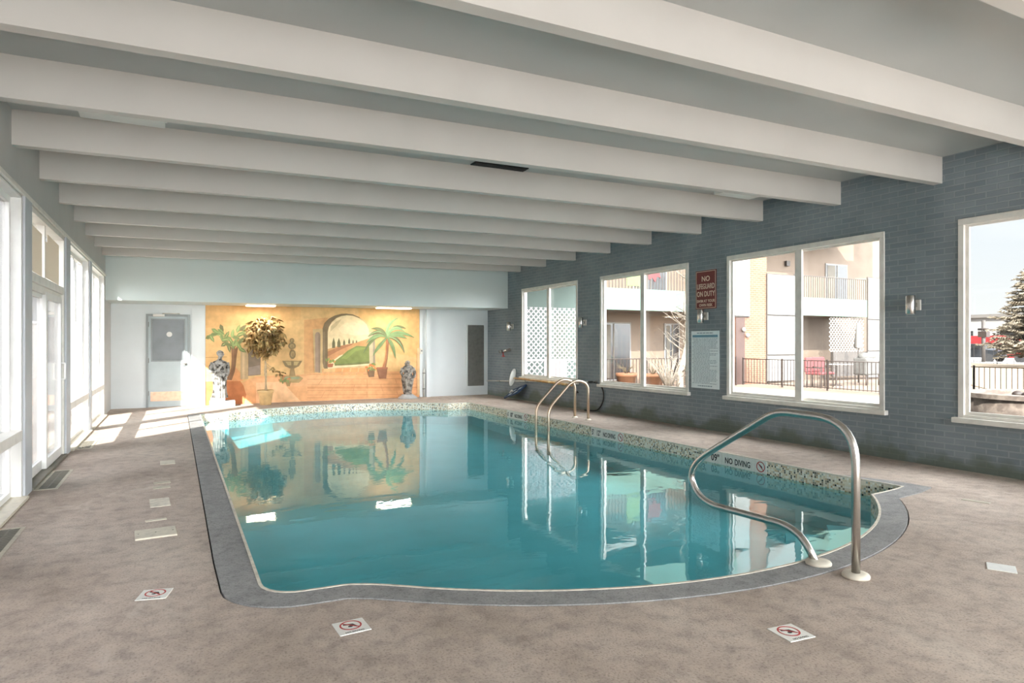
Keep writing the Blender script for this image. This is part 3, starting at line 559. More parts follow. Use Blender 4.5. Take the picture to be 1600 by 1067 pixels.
 ('6BB088',[(4.678,1.515),(4.749,1.531),(4.817,1.536),(4.884,1.535),(4.949,1.528),(5.013,1.52),(5.074,1.51),(5.132,1.501),(5.184,1.493),(5.187,1.502),(5.145,1.538),(5.093,1.572),(5.032,1.6),(4.962,1.617),(4.887,1.622),(4.81,1.61),(4.735,1.582),(4.667,1.538)]),
 ('55A078',[(4.676,1.521),(4.745,1.544),(4.815,1.555),(4.885,1.556),(4.952,1.551),(5.017,1.54),(5.079,1.526),(5.135,1.51),(5.185,1.496),(5.186,1.498),(5.138,1.519),(5.084,1.541),(5.022,1.56),(4.956,1.573),(4.885,1.578),(4.813,1.573),(4.742,1.556),(4.673,1.526)]),
 ('8A3B2E',[(4.418,0.775),(4.689,0.77),(4.683,0.713),(4.654,0.493),(4.481,0.497),(4.429,0.718)]),
 ('A4503E',[(4.412,0.78),(4.695,0.776),(4.689,0.725),(4.418,0.73)]),
 ('5E3026',[(4.182,0.722),(4.372,0.733),(4.352,0.545),(4.218,0.54)]),
 ('6FA050',[(4.297,0.883),(4.317,0.846),(4.356,0.834),(4.401,0.835),(4.373,0.87),(4.338,0.892)]),
 ('E08A3C',[(4.194,0.782),(4.176,0.745),(4.189,0.707),(4.217,0.672),(4.229,0.715),(4.226,0.754)]),
 ('4F8040',[(4.295,0.885),(4.269,0.852),(4.273,0.812),(4.293,0.772),(4.314,0.811),(4.32,0.85)]),
 ('E8A050',[(4.257,0.875),(4.223,0.85),(4.218,0.811),(4.227,0.768),(4.257,0.8),(4.273,0.836)]),
 ('6FA050',[(4.316,0.782),(4.276,0.768),(4.258,0.733),(4.254,0.689),(4.293,0.71),(4.319,0.74)]),
 ('E08A3C',[(4.417,0.742),(4.382,0.767),(4.342,0.762),(4.303,0.741),(4.343,0.721),(4.383,0.716)]),
 ('4F8040',[(4.355,0.873),(4.313,0.882),(4.28,0.861),(4.252,0.827),(4.297,0.824),(4.335,0.836)]),
 ('E8A050',[(4.38,0.789),(4.347,0.762),(4.343,0.722),(4.355,0.679),(4.384,0.713),(4.397,0.75)]),
 ('6FA050',[(4.362,0.87),(4.32,0.875),(4.288,0.851),(4.264,0.814),(4.308,0.816),(4.346,0.831)]),
 ('E08A3C',[(4.227,0.843),(4.255,0.811),(4.295,0.808),(4.338,0.819),(4.303,0.847),(4.265,0.861)]),
 ('4F8040',[(4.288,0.738),(4.314,0.704),(4.354,0.697),(4.398,0.705),(4.365,0.736),(4.328,0.752)]),
 ('E8A050',[(4.281,0.837),(4.3,0.799),(4.338,0.785),(4.382,0.784),(4.356,0.821),(4.323,0.844)]),
 ('6FA050',[(4.274,0.778),(4.233,0.789),(4.199,0.77),(4.17,0.737),(4.215,0.732),(4.253,0.742)]),
 ('E08A3C',[(4.113,0.791),(4.143,0.761),(4.182,0.76),(4.225,0.773),(4.188,0.799),(4.15,0.81)]),
 ('B0543C',[(3.212,0.876),(3.362,0.888),(3.341,0.798),(3.234,0.794)]),
 ('6FA050',[(3.368,0.969),(3.333,0.979),(3.303,0.962),(3.278,0.934),(3.316,0.93),(3.349,0.938)]),
 ('E0A04C',[(3.421,0.93),(3.391,0.952),(3.357,0.948),(3.324,0.931),(3.358,0.913),(3.392,0.909)]),
 ('8FB868',[(3.261,1.028),(3.232,1.007),(3.225,0.973),(3.231,0.935),(3.258,0.962),(3.272,0.993)]),
 ('6FA050',[(3.18,1.015),(3.168,0.981),(3.182,0.949),(3.208,0.921),(3.214,0.959),(3.209,0.993)]),
 ('E0A04C',[(3.255,0.978),(3.28,0.953),(3.315,0.952),(3.35,0.964),(3.319,0.987),(3.286,0.996)]),
 ('8FB868',[(3.399,0.959),(3.367,0.977),(3.334,0.968),(3.303,0.947),(3.339,0.934),(3.373,0.933)]),
 ('6FA050',[(3.35,0.994),(3.333,0.962),(3.341,0.929),(3.362,0.896),(3.375,0.933),(3.375,0.967)]),
 ('E0A04C',[(3.3,0.962),(3.271,0.941),(3.265,0.907),(3.271,0.869),(3.298,0.896),(3.312,0.928)]),
 ('8FB868',[(3.34,0.927),(3.308,0.943),(3.275,0.933),(3.245,0.91),(3.282,0.899),(3.316,0.9)]),
 ('6FA050',[(3.314,0.978),(3.279,0.969),(3.261,0.94),(3.252,0.903),(3.287,0.918),(3.312,0.941)]),
 ('E8D2B4',[(5.462,1.251),(5.548,1.251),(5.533,0.058),(5.462,0.061)]),
]
# ---------------------------------------------------------------- dimensions (metres, camera station over the origin)
XL, XR = -1.182, 7.457
YB, YW = 14.568, 15.758
YR = -3.4
EYE = 1.3454
LTR = 2.7
S = 1.22
def zb(x): return 2.973+(x-XL)/(XR-XL)*.134
def zc(x): return zb(x)+.29
WATER_TINT = (.42, .82, .87, 1)
WZ = -.15

# ---------------------------------------------------------------- materials
M = dict(
    beam=paint('beam_paint', 'C6C0B9', .55, .03, 1.2),
    ceil=paint('ceiling_paint', 'ADB0AE', .36, .03, .8, spec=.5),
    wall_l=paint('left_wall_paint', 'B9B7B4', .6, .04, 1.5, .1, 120),
    wall_b=paint('back_wall_paint', 'DADEDF', .55, .03, 1.2),
    bulk=paint('bulkhead_paint', 'CBD3D0', .5, .03, .8),
    brick=brick_mat('painted_brick', '828C93', '78828A', '8F979C', .205, .0665, .008, 1, .55, .5, '58604F'),
    deck=deck_mat('pool_deck_concrete', 'A09084', 'B5A599', 'C5B6A9', 'CCBFB2'),
    coping=deck_mat('coping_concrete', '888786', '949291', '9E9B99', 'A6A29E', .2),
    edge=paint('grout_edge', 'D2C9BA', .6, .12, 20),
    mosaic=mosaic_mat('mosaic_tile'),
    plaster=paint('pool_plaster', 'B9D6D8', .8, .05, 1.5),
    dark=paint('dark_gap', '1C1C1C', .8),
    white=paint('white_frame_paint', 'E6E4E0', .4, .03, 6),
    alum=paint('aluminium_frame', 'E4DFD7', .42, .05, 8),
    greyframe=paint('grey_post_paint', 'BDC0C4', .45, .04, 4),
    rubber=paint('black_rubber', '2A2A2B', .6),
    glass=glass_mat('window_glass'),
    tinted=glass_mat('tinted_bay_glass', (.80, .805, .81)),  # grey tint added to cut the daylight from these bays
    waterm=water_mat('pool_water'),
    steel=paint('brushed_steel', 'CDC8C2', .27, .04, 30, metal=1.0),
    chrome=paint('chrome', 'D0CCC6', .12, .02, 10, metal=1.0),
    plate=paint('cream_flange', 'DDD3C2', .5, .05, 20),
    tile=paint('beige_floor_tile', 'CFC6B4', .45, .08, 25),
    tilew=paint('white_marker_tile', 'E4E1DA', .3, .04, 30),
    black=paint('black_lettering', '1E1E1F', .5),
    red=paint('red_lettering', 'B23A36', .5, .08, 20),
    doorp=paint('door_paint', 'BAC4C6', .45, .04, 3),
    doorf=paint('door_frame_paint', '939898', .5, .04, 3),
    frost=paint('obscured_door_glass', '767A7C', .3, .1, 3),
    kick=paint('kick_plate', 'C9A58C', .32, .1, 14, metal=.55),
    mural=attr_mat('mural_paint'),
    maroon=paint('maroon_sign', '74302E', .45, .06, 10),
    signtxt=paint('sign_cream_letters', 'E3C9B4', .5),
    paper=paint('notice_paper', 'EAF2F4', .5, .03, 8),
    ink=paint('notice_ink', '9AAAB4', .6),
    inkblue=paint('notice_header', '6C97AC', .6),
    louver=paint('grey_louvre', '7D7B76', .5, .08, 12),
    wood=paint('varnished_pole_wood', 'C79A62', .45, .15, 9, col2='E0C79A', var2=.58, scale2=5),
    polew=paint('white_pole', 'D9D9D4', .4, .05, 9),
    blue=paint('blue_plastic', '1F3E63', .4, .08, 20),
    net=paint('pale_net', 'B9CBD6', .7, .1, 50),
    stone=paint('weathered_statue', '98948E', .8, .14, 14, .3, 50, col2='37342F', var2=.56, scale2=12),
    stone2=paint('weathered_grey_statue', 'A0978D', .8, .12, 14, .3, 50, col2='59534D', var2=.54, scale2=10),
    plinth=paint('white_plinth', 'AEADAC', .75, .08, 18, .2, 60),
    gold=paint('gold_leaf', '9C7B48', .6, .25, 9, col2='BFA36C', var2=.56, scale2=7),
    trunk=paint('pale_trunk', 'C2A884', .7, .15, 18),
    pot=paint('tan_pot', 'D0AC78', .6, .1, 8),
    soil=paint('dark_soil', '4A3B2E', .9, .2, 40),
    grille=paint('grille_metal', '6F6A5E', .55, .12, 20),
    grillef=paint('grille_frame', 'B7AE9C', .55, .1, 20),
    diff=paint('fixture_diffuser', 'E8E6E0', .4, .02, 5),
    lamp=emit_mat('lit_recess_lens', 'FFE9C4', 3.2),
    blind=blind_mat('cream_blind_paper', 'DDD4C6'),
    cover=paint('switch_plastic', 'DDDAD2', .4),
)

# ---------------------------------------------------------------- pool outline (inner edge, seen from above, anticlockwise)
CX, RAD = 3.22, 3.31
YN, YF = 3.66, 13.75                    # near and far shoulders
CN, CF = 2.73+RAD, 14.67-RAD            # centres of the two end bows
PL, PR = .43, 6.03
def pool_outline():
    out = []
    hn = math.sqrt(RAD**2-(CN-YN)**2)
    # near left corner, rounded
    out += [(PL, y) for y in (11.5, 10, 8.5, 7, 5.5, 4.4)]
    out += arc((PL+.2, YN+.2), .2, 180, 270, 6, lambda x, y: (x, y))
    # soft shoulder into the near bow
    p0, p1 = (PL+.36, YN-.01), (CX-hn+.02, YN-.02)
    a0 = math.degrees(math.atan2(YN-CN-.1, -hn+.22))
    ang0 = math.atan2(YN-.17-CN, -math.sqrt(RAD**2-(YN-.17-CN)**2))
    e = (CX+RAD*math.cos(ang0), CN+RAD*math.sin(ang0))
    for k in range(0, 6):
        t = k/6
        q = (p0[0]*(1-t)**2+2*t*(1-t)*(CX-hn-.02)+e[0]*t*t, p0[1]*(1-t)**2+2*t*(1-t)*YN+e[1]*t*t)
        out.append(q)
    a1 = math.degrees(ang0) % 360; b1 = math.degrees(math.atan2(YN-CN, hn)) % 360
    out += arc((CX, CN), RAD, a1, b1, 26, lambda x, y: (x, y))
    # right near shoulder: a crisp notch
    out += [(5.72, YN+.015), (5.95, YN+.04), (PR+.06, YN+.075), (PR+.05, YN+.2)]
    out += [(PR, y) for y in (4.4, 5.5, 7, 8.5, 10, 11.5, 12.8)]
    out += [(PR, YF-.06), (PR-.06, YF)]
    hf = math.sqrt(RAD**2-(YF-CF)**2)
    a = math.degrees(math.atan2(YF-CF, hf))
    out += arc((CX, CF), RAD, a, 180-a, 26, lambda x, y: (x, y))
    out += [(PL+.06, YF), (PL, YF-.06), (PL, 12.8)]
    return out
POOL = pool_outline()
def offset(poly, wf):
    n = len(poly); out = []
    for i in range(n):
        a, b, c = Vector(poly[i-1]), Vector(poly[i]), Vector(poly[(i+1) % n])
        d1 = (b-a).normalized(); d2 = (c-b).normalized()
        n1 = Vector((d1.y, -d1.x)); n2 = Vector((d2.y, -d2.x))
        m = (n1+n2); m = m.normalized() if m.length > 1e-6 else n1
        k = 1/max(.55, m.dot(n1))
        out.append(tuple(b+m*wf(b)*k))
    return out
def wcop(p):
    """coping is a wide grey band on the left and near sides, only a thin grout edge elsewhere"""
    if p.y < 3.95: return .2 if p.x > 1 else .205
    if p.x < .7 and p.y < 13.9: return .215
    return .03
COPE = offset(POOL, wcop)

# ---------------------------------------------------------------- the room shell
# deck with the pool cut out
def flat_with_hole(outer, hole, z):
    polys = [[Vector((x, y, 0)) for x, y in outer], [Vector((x, y, 0)) for x, y in hole]]
    tris = tessellate_polygon(polys)
    mb = MB(); vs = [mb.bm.verts.new((p.x, p.y, z)) for pl in polys for p in pl]
    for t in tris:
        try: mb.bm.faces.new([vs[i] for i in t])
        except ValueError: pass
    return mb
deck_hole = offset(POOL, lambda p: wcop(p)+(.009 if wcop(p) > .1 else 0))
mb = flat_with_hole([(XL-.35, YR-.2), (XR+.2, YR-.2), (XR+.2, YW+.2), (XL-.35, YW+.2)], deck_hole, 0)
# kerb of the deck down into the joint
n = len(deck_hole)
for i in range(n):
    a, b = deck_hole[i], deck_hole[(i+1) % n]
    mb.quad((a[0], a[1], 0), (b[0], b[1], 0), (b[0], b[1], -.05), (a[0], a[1], -.05))
floor = mb.build('floor', M['deck'], origin=(0, 0, 0)); tag(floor, 'brown grey textured concrete pool deck', 'floor', kind='structure')
# make sure the deck faces up
me = floor.data
bm = bmesh.new(); bm.from_mesh(me)
for f in bm.faces:
    if abs(f.normal.z) > .5 and f.normal.z < 0: f.normal_flip()
bm.to_mesh(me); bm.free()

# coping: grey band, and the pale grout edge at its water side
mb = MB()
def strip(mb, A, B, z, zlow, sel):
    n = len(A)
    for i in range(n):
        j = (i+1) % n
        if not sel(i, j): continue
        mb.quad((*A[i], z), (*B[i], z), (*B[j], z), (*A[j], z))
        mb.quad((*B[i], z), (*B[i], zlow), (*B[j], zlow), (*B[j], z))
        mb.quad((*A[i], zlow), (*A[i], z), (*A[j], z), (*A[j], zlow))
wide = [wcop(Vector(p)) > .1 for p in POOL]
INN = offset(POOL, lambda p: .018)
strip(mb, INN, COPE, .004, -.05, lambda i, j: wide[i] or wide[j])
cop = mb.build('coping', M['coping'], origin=(0, 0, 0)); tag(cop, 'grey concrete coping band around the pool edge', 'coping', kind='structure')
mb = MB()
strip(mb, POOL, INN, .007, -.010, lambda i, j: True)
strip(mb, INN, COPE, .003, -.03, lambda i, j: not (wide[i] or wide[j]))
ge = mb.build('trim_1', M['edge'], origin=(0, 0, 0)); tag(ge, 'pale grout line along the pool edge', 'trim', kind='structure')
# dark bed under the open joint between coping and deck
mb = MB()
jo = offset(POOL, lambda p: wcop(p)+.03)
ji = offset(POOL, lambda p: max(.002, wcop(p)-.02))
n = len(POOL)
for i in range(n):
    j = (i+1) % n
    if wide[i] or wide[j]: mb.quad((*ji[i], -.02), (*jo[i], -.02), (*jo[j], -.02), (*ji[j], -.02))
tag(mb.build('trim_2', M['dark'], origin=(0, 0, 0)), 'dark open joint outside the coping', 'trim', kind='structure')

# basin walls: mosaic band on top, plaster below; UV u runs along the wall
def wall_band(name, z0, z1, mat):
    bm = bmesh.new(); uvl = bm.loops.layers.uv.new('UVMap'); s = 0
    n = len(POOL)
    for i in range(n):
        a, b = Vector(POOL[i]), Vector(POOL[(i+1) % n]); L = (b-a).length
        v = [bm.verts.new((a.x, a.y, z0)), bm.verts.new((b.x, b.y, z0)), bm.verts.new((b.x, b.y, z1)), bm.verts.new((a.x, a.y, z1))]
        f = bm.faces.new(v)
        for l, uvv in zip(f.loops, ((s, z0), (s+L, z0), (s+L, z1), (s, z1))): l[uvl].uv = (uvv[0]+5, uvv[1]+5.3)
        s += L
    me = bpy.data.meshes.new(name); bm.to_mesh(me); bm.free(); me.materials.append(mat)
    o = bpy.data.objects.new(name, me); COL.objects.link(o); return o
basin = wall_band('pool_basin', -.9, -.18, M['plaster']); tag(basin, 'white plaster basin of the swimming pool', 'pool basin', kind='structure')
band = wall_band('trim_3', -.18, -.010, M['mosaic']); tag(band, 'beige and black mosaic tile band at the waterline', 'tile band', kind='structure')
mb = MB()
prof = [(2.3, -.58), (6.2, -.60), (9.2, -.56), (15.2, -.46)]
for (y0, z0), (y1, z1) in zip(prof, prof[1:]):
    mb.quad((.1, y0, z0), (6.3, y0, z0), (6.3, y1, z1), (.1, y1, z1))
pf = mb.build('pool_floor', M['plaster'], origin=(0, 0, 0)); tag(pf, 'plaster floor of the pool sloping to the deep end', 'pool floor', kind='structure')
# three bowed entry steps in the near end
for k, (r1, r0, zt) in enumerate(((RAD+.03, 2.95, -.30), (2.96, 2.60, -.40), (2.61, 2.25, -.50))):
    pts = [(CX+r1*math.cos(a), CN+r1*math.sin(a)) for a in [math.radians(226+88*i/24) for i in range(25)]]
    pts += [(CX+r0*math.cos(a), CN+r0*math.sin(a)) for a in [math.radians(314-88*i/24) for i in range(25)]]
    o = MB().prism(pts, -.7, zt).build('pool_step', M['plaster'])
    tag(o, ('uppermost', 'middle', 'lowest')[k]+' curved underwater step at the bowed pool end', 'step', 'underwater steps', 'structure')
# water
mb = MB(); w = [mb.bm.verts.new((x, y, WZ)) for x, y in offset(POOL, lambda p: -.001)]; mb.bm.faces.new(w)
wat = mb.build('pool_water', M['waterm'], recalc=False, origin=(0, 0, 0))
if wat.data.polygons[0].normal.z < 0: wat.data.flip_normals()
tag(wat, 'still teal water filling the swimming pool', 'water', kind='stuff')

# ceiling boards and beams
mb = MB()
for y0, y1 in ((YR-.2, YW+.2),):
    mb.hexa([(XL-.4, y0, zc(XL-.4)), (XR+.5, y0, zc(XR+.5)), (XR+.5, y1, zc(XR+.5)), (XL-.4, y1, zc(XL-.4)),
             (XL-.4, y0, zc(XL-.4)+.2), (XR+.5, y0, zc(XR+.5)+.2), (XR+.5, y1, zc(XR+.5)+.2), (XL-.4, y1, zc(XL-.4)+.2)])
tag(mb.build('ceiling', M['ceil']), 'pale satin painted ceiling between the beams', 'ceiling', kind='structure')
def beam_mb(y0):
    mb = MB(); y1 = y0+.095; a, b = XL-.02, XR+.02; r = .006
    mb.hexa([(a, y0, zb(a)), (b, y0, zb(b)), (b, y1, zb(b)), (a, y1, zb(a)), (a, y0, zc(a)+.01), (b, y0, zc(b)+.01), (b, y1, zc(b)+.01), (a, y1, zc(a)+.01)])
    return mb
b0 = None
names = ['second', 'third', 'fourth', 'fifth', 'sixth', 'seventh', 'eighth', 'ninth', 'tenth', 'eleventh']
for k, i in enumerate(range(8, -7, -1)):
    y = 4.122+S*i
    if y < YR: break
    if b0 is None: b0 = beam_mb(y).build('ceiling_beam', M['beam']); o = b0
    else:
        o = b0.copy(); COL.objects.link(o); o.location.y = y+.0475
    lab = 'white painted ceiling beam nearest the far bulkhead' if k == 0 else 'white painted ceiling beam, %s from the far bulkhead' % (names[k-1] if k-1 < len(names) else 'further')
    tag(o, lab, 'ceiling beam', 'ceiling beams', 'structure')

# bulkhead over the far recess, its underside slopes a little with the roof
mb = MB()
mb.hexa([(XL-.05, YB, 2.192), (XR+.05, YB, 2.252), (XR+.05, YW+.1, 2.252), (XL-.05, YW+.1, 2.192),
         (XL-.05, YB, 3.5), (XR+.05, YB, 3.6), (XR+.05, YW+.1, 3.6), (XL-.05, YW+.1, 3.5)])
tag(mb.build('wall_bulkhead', M['bulk']), 'pale blue grey bulkhead above the recess', 'bulkhead', kind='structure')
# back wall (door opening left out)
DX0, DX1, DZ = -.549, .289, 1.99
mb = MB()
mb.box(XL-.3, DX0, YW, YW+.2, -.02, 2.4).box(DX1, XR+.2, YW, YW+.2, -.02, 2.4).box(DX0, DX1, YW, YW+.2, DZ, 2.4)
tag(mb.build('wall_back', M['wall_b']), 'off white back wall of the recess', 'wall', kind='structure')
mb = MB().box(DX1+.035, .588, YW-.025, YW-.0005, 0, 2.20)
tag(mb.build('trim_9', M['wall_b']), 'white panel between the door and the mural', 'trim', kind='structure')
mb = MB()
mb.box(5.69, 5.80, YW-.10, YW-.0005, 0, 2.235)
tag(mb.build('trim_10', M['wall_b']), 'white post right of the mural', 'trim', kind='structure')
mb = MB().box(5.53, 5.60, YW-.03, YW-.0005, 0, 2.235)
tag(mb.build('trim_11', M['wall_b']), 'narrow white strip edging the mural', 'trim', kind='structure')
# end wall behind the camera: unseen glazing added to let in light
mb = MB()
mb.box(XL-.3, XR+.2, YR-.2, YR, LTR, 3.7)
for x0, x1 in ((XL-.3, XL+.1), (1.55, 1.75), (4.4, 4.6), (XR-.2, XR+.2)): mb.box(x0, x1, YR-.2, YR, -.02, LTR)
tag(mb.build('wall_front', M['wall_b']), 'white end wall with unseen glazing added to let in light', 'wall', kind='structure')
for k, (a, b) in enumerate(((XL+.1, 1.55), (1.75, 4.4), (4.6, XR-.2))):
    r = root('window_%d' % (12+k), ((a+b)/2, YR-.1, 0), None, None, None, 'structure')
    tag(r, 'unseen tall glazing added to the end wall to let in light', 'window')
    mb = MB().box(a, a+.06, YR-.14, YR-.06, 0, LTR).box(b-.06, b, YR-.14, YR-.06, 0, LTR).box(a+.06, b-.06, YR-.14, YR-.06, LTR-.06, LTR).box(a+.06, b-.06, YR-.14, YR-.06, 0, .08)
    mb.build('window_frame', M['white'], r)
    MB().box(a+.06, b-.06, YR-.103, YR-.097, .08, LTR-.06).build('glass_pane', M['glass'], r)

# right wall: painted brick with five window openings
WIN = [(11.36, 13.82), (8.07, 10.55), (4.77, 7.235), (1.48, 3.955), (-1.82, .66)]
WZ0, WZ1 = .565, 2.683
mb = MB()
mb.box(XR, XR+.13, YR-.2, YW+.2, -.05, WZ0-.055).box(XR, XR+.13, YR-.2, YW+.2, WZ1, 3.8)
ys = sorted([v for w in WIN for v in w]); edges = [YR-.2]+ys+[YW+.2]
for k in range(0, len(edges), 2): mb.box(XR, XR+.13, edges[k], edges[k+1], WZ0-.055, WZ1)
wr = mb.build('wall_right', M['brick'], origin=(0, 0, 0)); tag(wr, 'blue grey painted brick wall with big windows', 'wall', kind='structure')
for k, (a, b) in enumerate(WIN):
    r = root('window_%d' % (k+1), (XR, (a+b)/2, WZ0), None, None, None, 'structure')
    lab = ['farthest', 'second from the far end', 'third from the far end, facing the red chairs', 'nearest, facing the spruce tree', 'hidden'][k]
    tag(r, 'aluminium sliding window in the brick wall, '+lab, 'window')
    fw = .058
    mb = MB()
    for (y0, y1, z0, z1) in ((a, b, WZ1-.066, WZ1), (a, a+fw, WZ0, WZ1-.066), (b-fw, b, WZ0, WZ1-.066), (a+fw, b-fw, WZ0, WZ0+.03)):
        mb.box(XR-.018, XR+.075, y0, y1, z0, z1, .004)
    # lining of the outer half of the opening
    for (y0, y1, z0, z1) in ((a, a+.012, WZ0, WZ1), (b-.012, b, WZ0, WZ1), (a+.012, b-.012, WZ1-.012, WZ1)): mb.box(XR+.075, XR+.132, y0, y1, z0, z1)
    mb.build('window_frame', M['alum'], r)
    c = (a+b)/2
    c = {0: 12.57, 1: 9.25, 2: 5.965, 3: 2.72, 4: -.58}[k]
    for t, (y0, y1, x) in enumerate(((a+fw, c+.035, XR+.045), (c-.035, b-fw, XR+.02))):
        mb = MB(); q = .034; z0, z1 = WZ0+.03, WZ1-.066
        mb.box(x, x+.024, y0, y0+q, z0, z1).box(x, x+.024, y1-q, y1, z0, z1)
        mb.box(x, x+.024, y0+q, y1-q, z0, z0+q).box(x, x+.024, y0+q, y1-q, z1-q*.7, z1)
        s = mb.build('sash', M['alum'], r)
        MB().box(x+.009, x+.015, y0+q-.004, y1-q+.004, z0+q-.004, z1-q*.7+.004).build('glass_pane', M['glass'], s)
    mb = MB().box(c-.055, c+.055, 0, 0, 0, 0) if False else MB()
    mb.box(XR-.012, XR+.02, c-.052, c+.052, WZ0+.03, WZ1-.066, .004)
    mb.build('mullion', M['alum'], r)
    mb = MB().box(XR-.07, XR+.13, a-.04, b+.04, WZ0-.056, WZ0, .006)
    mb.build('sill', M['alum'], r)

# left wall: header, posts and full-height glazing bays
BAYS = [('window', 12.17, 14.36), ('window', 9.79, 11.90), ('door', 7.323, 9.42), ('window', 4.62, 6.99), ('window', 2.2, 4.30), ('window', -.2, 1.88), ('window', -2.6, -.5)]
LT = 2.64
mb = MB(); mb.box(XL-.16, XL, YR-.2, YW+.2, LT, 3.6)
prev = YW+.2
for kind, a, b in BAYS:
    mb.box(XL-.16, XL, b, prev, -.02, LT); prev = a
mb.box(XL-.16, XL, YR-.2, prev, -.02, LT)
tag(mb.build('wall_left', M['wall_l'], origin=(0, 0, 0)), 'grey painted wall with tall glazed bays', 'wall', kind='structure')
wi = 6; XG = XL-.11
for kind, a, b in BAYS:
    if kind == 'door': continue
    r = root('window_%d' % wi, (XL, (a+b)/2, 0), None, None, None, 'structure'); 
    tag(r, 'tall white framed window bay in the left wall, '+{6: 'farthest, beside the bulkhead', 7: 'just beyond the sliding doors', 8: 'before the sliding doors'}.get(wi, 'out of sight'), 'window')
    wi += 1
    mb = MB(); f = .05
    mb.box(XL-.14, XL-.005, a, a+.022, 0, LT).box(XL-.14, XL-.005, b-.022, b, 0, LT).box(XL-.14, XL-.005, a, b, LT-.022, LT)
    mb.box(XG-.02, XG+.03, a+.022, a+.022+f, 0, LT-.022).box(XG-.02, XG+.03, b-.022-f, b-.022, 0, LT-.022)
    mb.box(XG-.02, XG+.03, a+.07, b-.07, LT-.075, LT-.022).box(XG-.02, XG+.03, a+.07, b-.07, 0, .07)
    c = a+(b-a)*.52
    mb.box(XG-.02, XG+.03, c-.025, c+.025, .6, LT-.07)
    mb.build('window_frame', M['white'], r)
    MB().box(XG-.03, XL+.004, a+.02, b-.02, .51, .60, .004).build('mid_rail', M['alum'], r)
    MB().box(XG-.003, XG+.003, a+.07, b-.07, .60, LT-.075).build('glass_pane', M['glass' if a > 9.5 else 'tinted'], r)
    MB().box(XG-.003, XG+.003, a+.07, b-.07, .07, .51).build('glass_pane', M['glass' if a > 9.5 else 'tinted'], r)
    MB().box(XL-.14, XL+.05, a-.0, b+.0, -.002, .022, .004).build('sill', M['tile'], r)
# grey post facings between the bays
for k, (y0, y1) in enumerate(((11.90, 12.17), (9.42, 9.79), (6.99, 7.323), (4.30, 4.62))):
    o = MB().box(XL-.01, XL+.018, y0+.01, y1-.01, 0, LT+.02, .004).build('trim_%d' % (4+k), M['greyframe'])
    tag(o, 'pale grey post facing between glazed bays, '+('farthest', 'beyond the sliding doors', 'before the sliding doors', 'out of sight')[k], 'post', kind='structure')
o = MB().box(XL-.01, XL+.02, 4.3, YB, LT, LT+.045, .004).build('trim_8', M['alum'])
tag(o, 'thin head trim over the glazed bays', 'trim', kind='structure')
# sliding door bay with transom lights
a, b = 7.323, 9.42
r = root('door_2', (XL, (a+b)/2, 0), 'white sliding glass doors with papered transom lights above', 'sliding door', None, 'structure')
mb = MB()
mb.box(XL-.14, XL-.004, a, a+.03, 0, LT).box(XL-.14, XL-.004, b-.03, b, 0, LT).box(XL-.14, XL-.004, a+.03, b-.03, LT-.05, LT)
mb.box(XL-.14, XL-.002, a+.03, b-.03, 1.94, 2.025, .004).box(XL-.10, XL-.03, a+.03, b-.03, 1.87, 1.94)
mb.box(XL-.10, XL-.03, 8.28, 8.33, 2.025, LT-.05)
mb.build('door_frame', M['alum'], r)
for (y0, y1, dz) in ((a+.05, 8.26, .03), (8.35, b-.05, .0)):
    t = MB().box(XG-.003, XG+.003, y0-.02, y1+.02, 2.02, LT-.05).build('transom_pane', M['glass'], r)
    mb = MB()
    zt = LT-.1
    mb.slab([(XL-.05, y0+.03, 2.06), (XL-.05, y1-.02, 2.05), (XL-.05, y1-.03, zt-.02-dz), (XL-.05, y0+.22, zt-dz), (XL-.05, y0+.21, zt-.09), (XL-.05, y0+.03, zt-.1)], (.004, 0, 0))
    mb.build('paper_blind', M['blind'], t)
def leaf(y0, y1, x, handle):
    mb = MB(); q = .075; z0, z1 = .03, 1.9
    mb.box(x-.022, x+.022, y0, y0+q, z0, z1, .004).box(x-.022, x+.022, y1-q, y1, z0, z1, .004)
    mb.box(x-.022, x+.022, y0+q, y1-q, z0, z0+.1).box(x-.022, x+.022, y0+q, y1-q, z1-.07, z1)
    s = mb.build('sliding_panel', M['white'], r)
    MB().box(x-.003, x+.003, y0+q-.004, y1-q+.004, z0+.096, z1-.066).build('glass_pane', M['tinted'], s)
    if handle:
        yy = y1-.045
        p = round_path([(x+.02, yy, .93), (x+.06, yy, .93), (x+.06, yy, 1.12), (x+.02, yy, 1.12)], .02, 4)
        MB().tube(p, .011, 8).build('handle', M['white'], s)
leaf(a+.03, 8.42, XL-.085, False); leaf(8.34, b-.03, XL-.045, True)
MB().box(XL-.13, XL+.03, a, b, -.002, .028, .003).build('threshold', M['grille'], r)

# back door
r = root('door_1', ((DX0+DX1)/2, YW, 0), 'pale blue grey door with big window and closer on top', 'door', None, 'structure')
mb = MB(); f = .045
mb.box(DX0, DX0+f, YW-.02, YW+.16, 0, DZ).box(DX1-f, DX1, YW-.02, YW+.16, 0, DZ).box(DX0+f, DX1-f, YW-.02, YW+.16, DZ-f, DZ)
mb.build('door_frame', M['doorf'], r)
mb = MB(); x0, x1 = DX0+f, DX1-f; y0, y1 = YW+.015, YW+.058
gx0, gx1, gz0, gz1 = -.43, .17, 1.0, 1.87
mb.box(x0, gx0, y0, y1, .012, DZ-f).box(gx1, x1, y0, y1, .012, DZ-f).box(gx0, gx1, y0, y1, .012, gz0).box(gx0, gx1, y0, y1, gz1, DZ-f)
d = mb.build('door_leaf', M['doorp'], r)
mb = MB()
for (u0, u1, w0, w1) in ((gx0-.025, gx1+.025, gz1, gz1+.025), (gx0-.025, gx1+.025, gz0-.025, gz0), (gx0-.025, gx0, gz0, gz1), (gx1, gx1+.025, gz0, gz1)):
    mb.box(u0, u1, y0-.012, y0+.002, w0, w1)
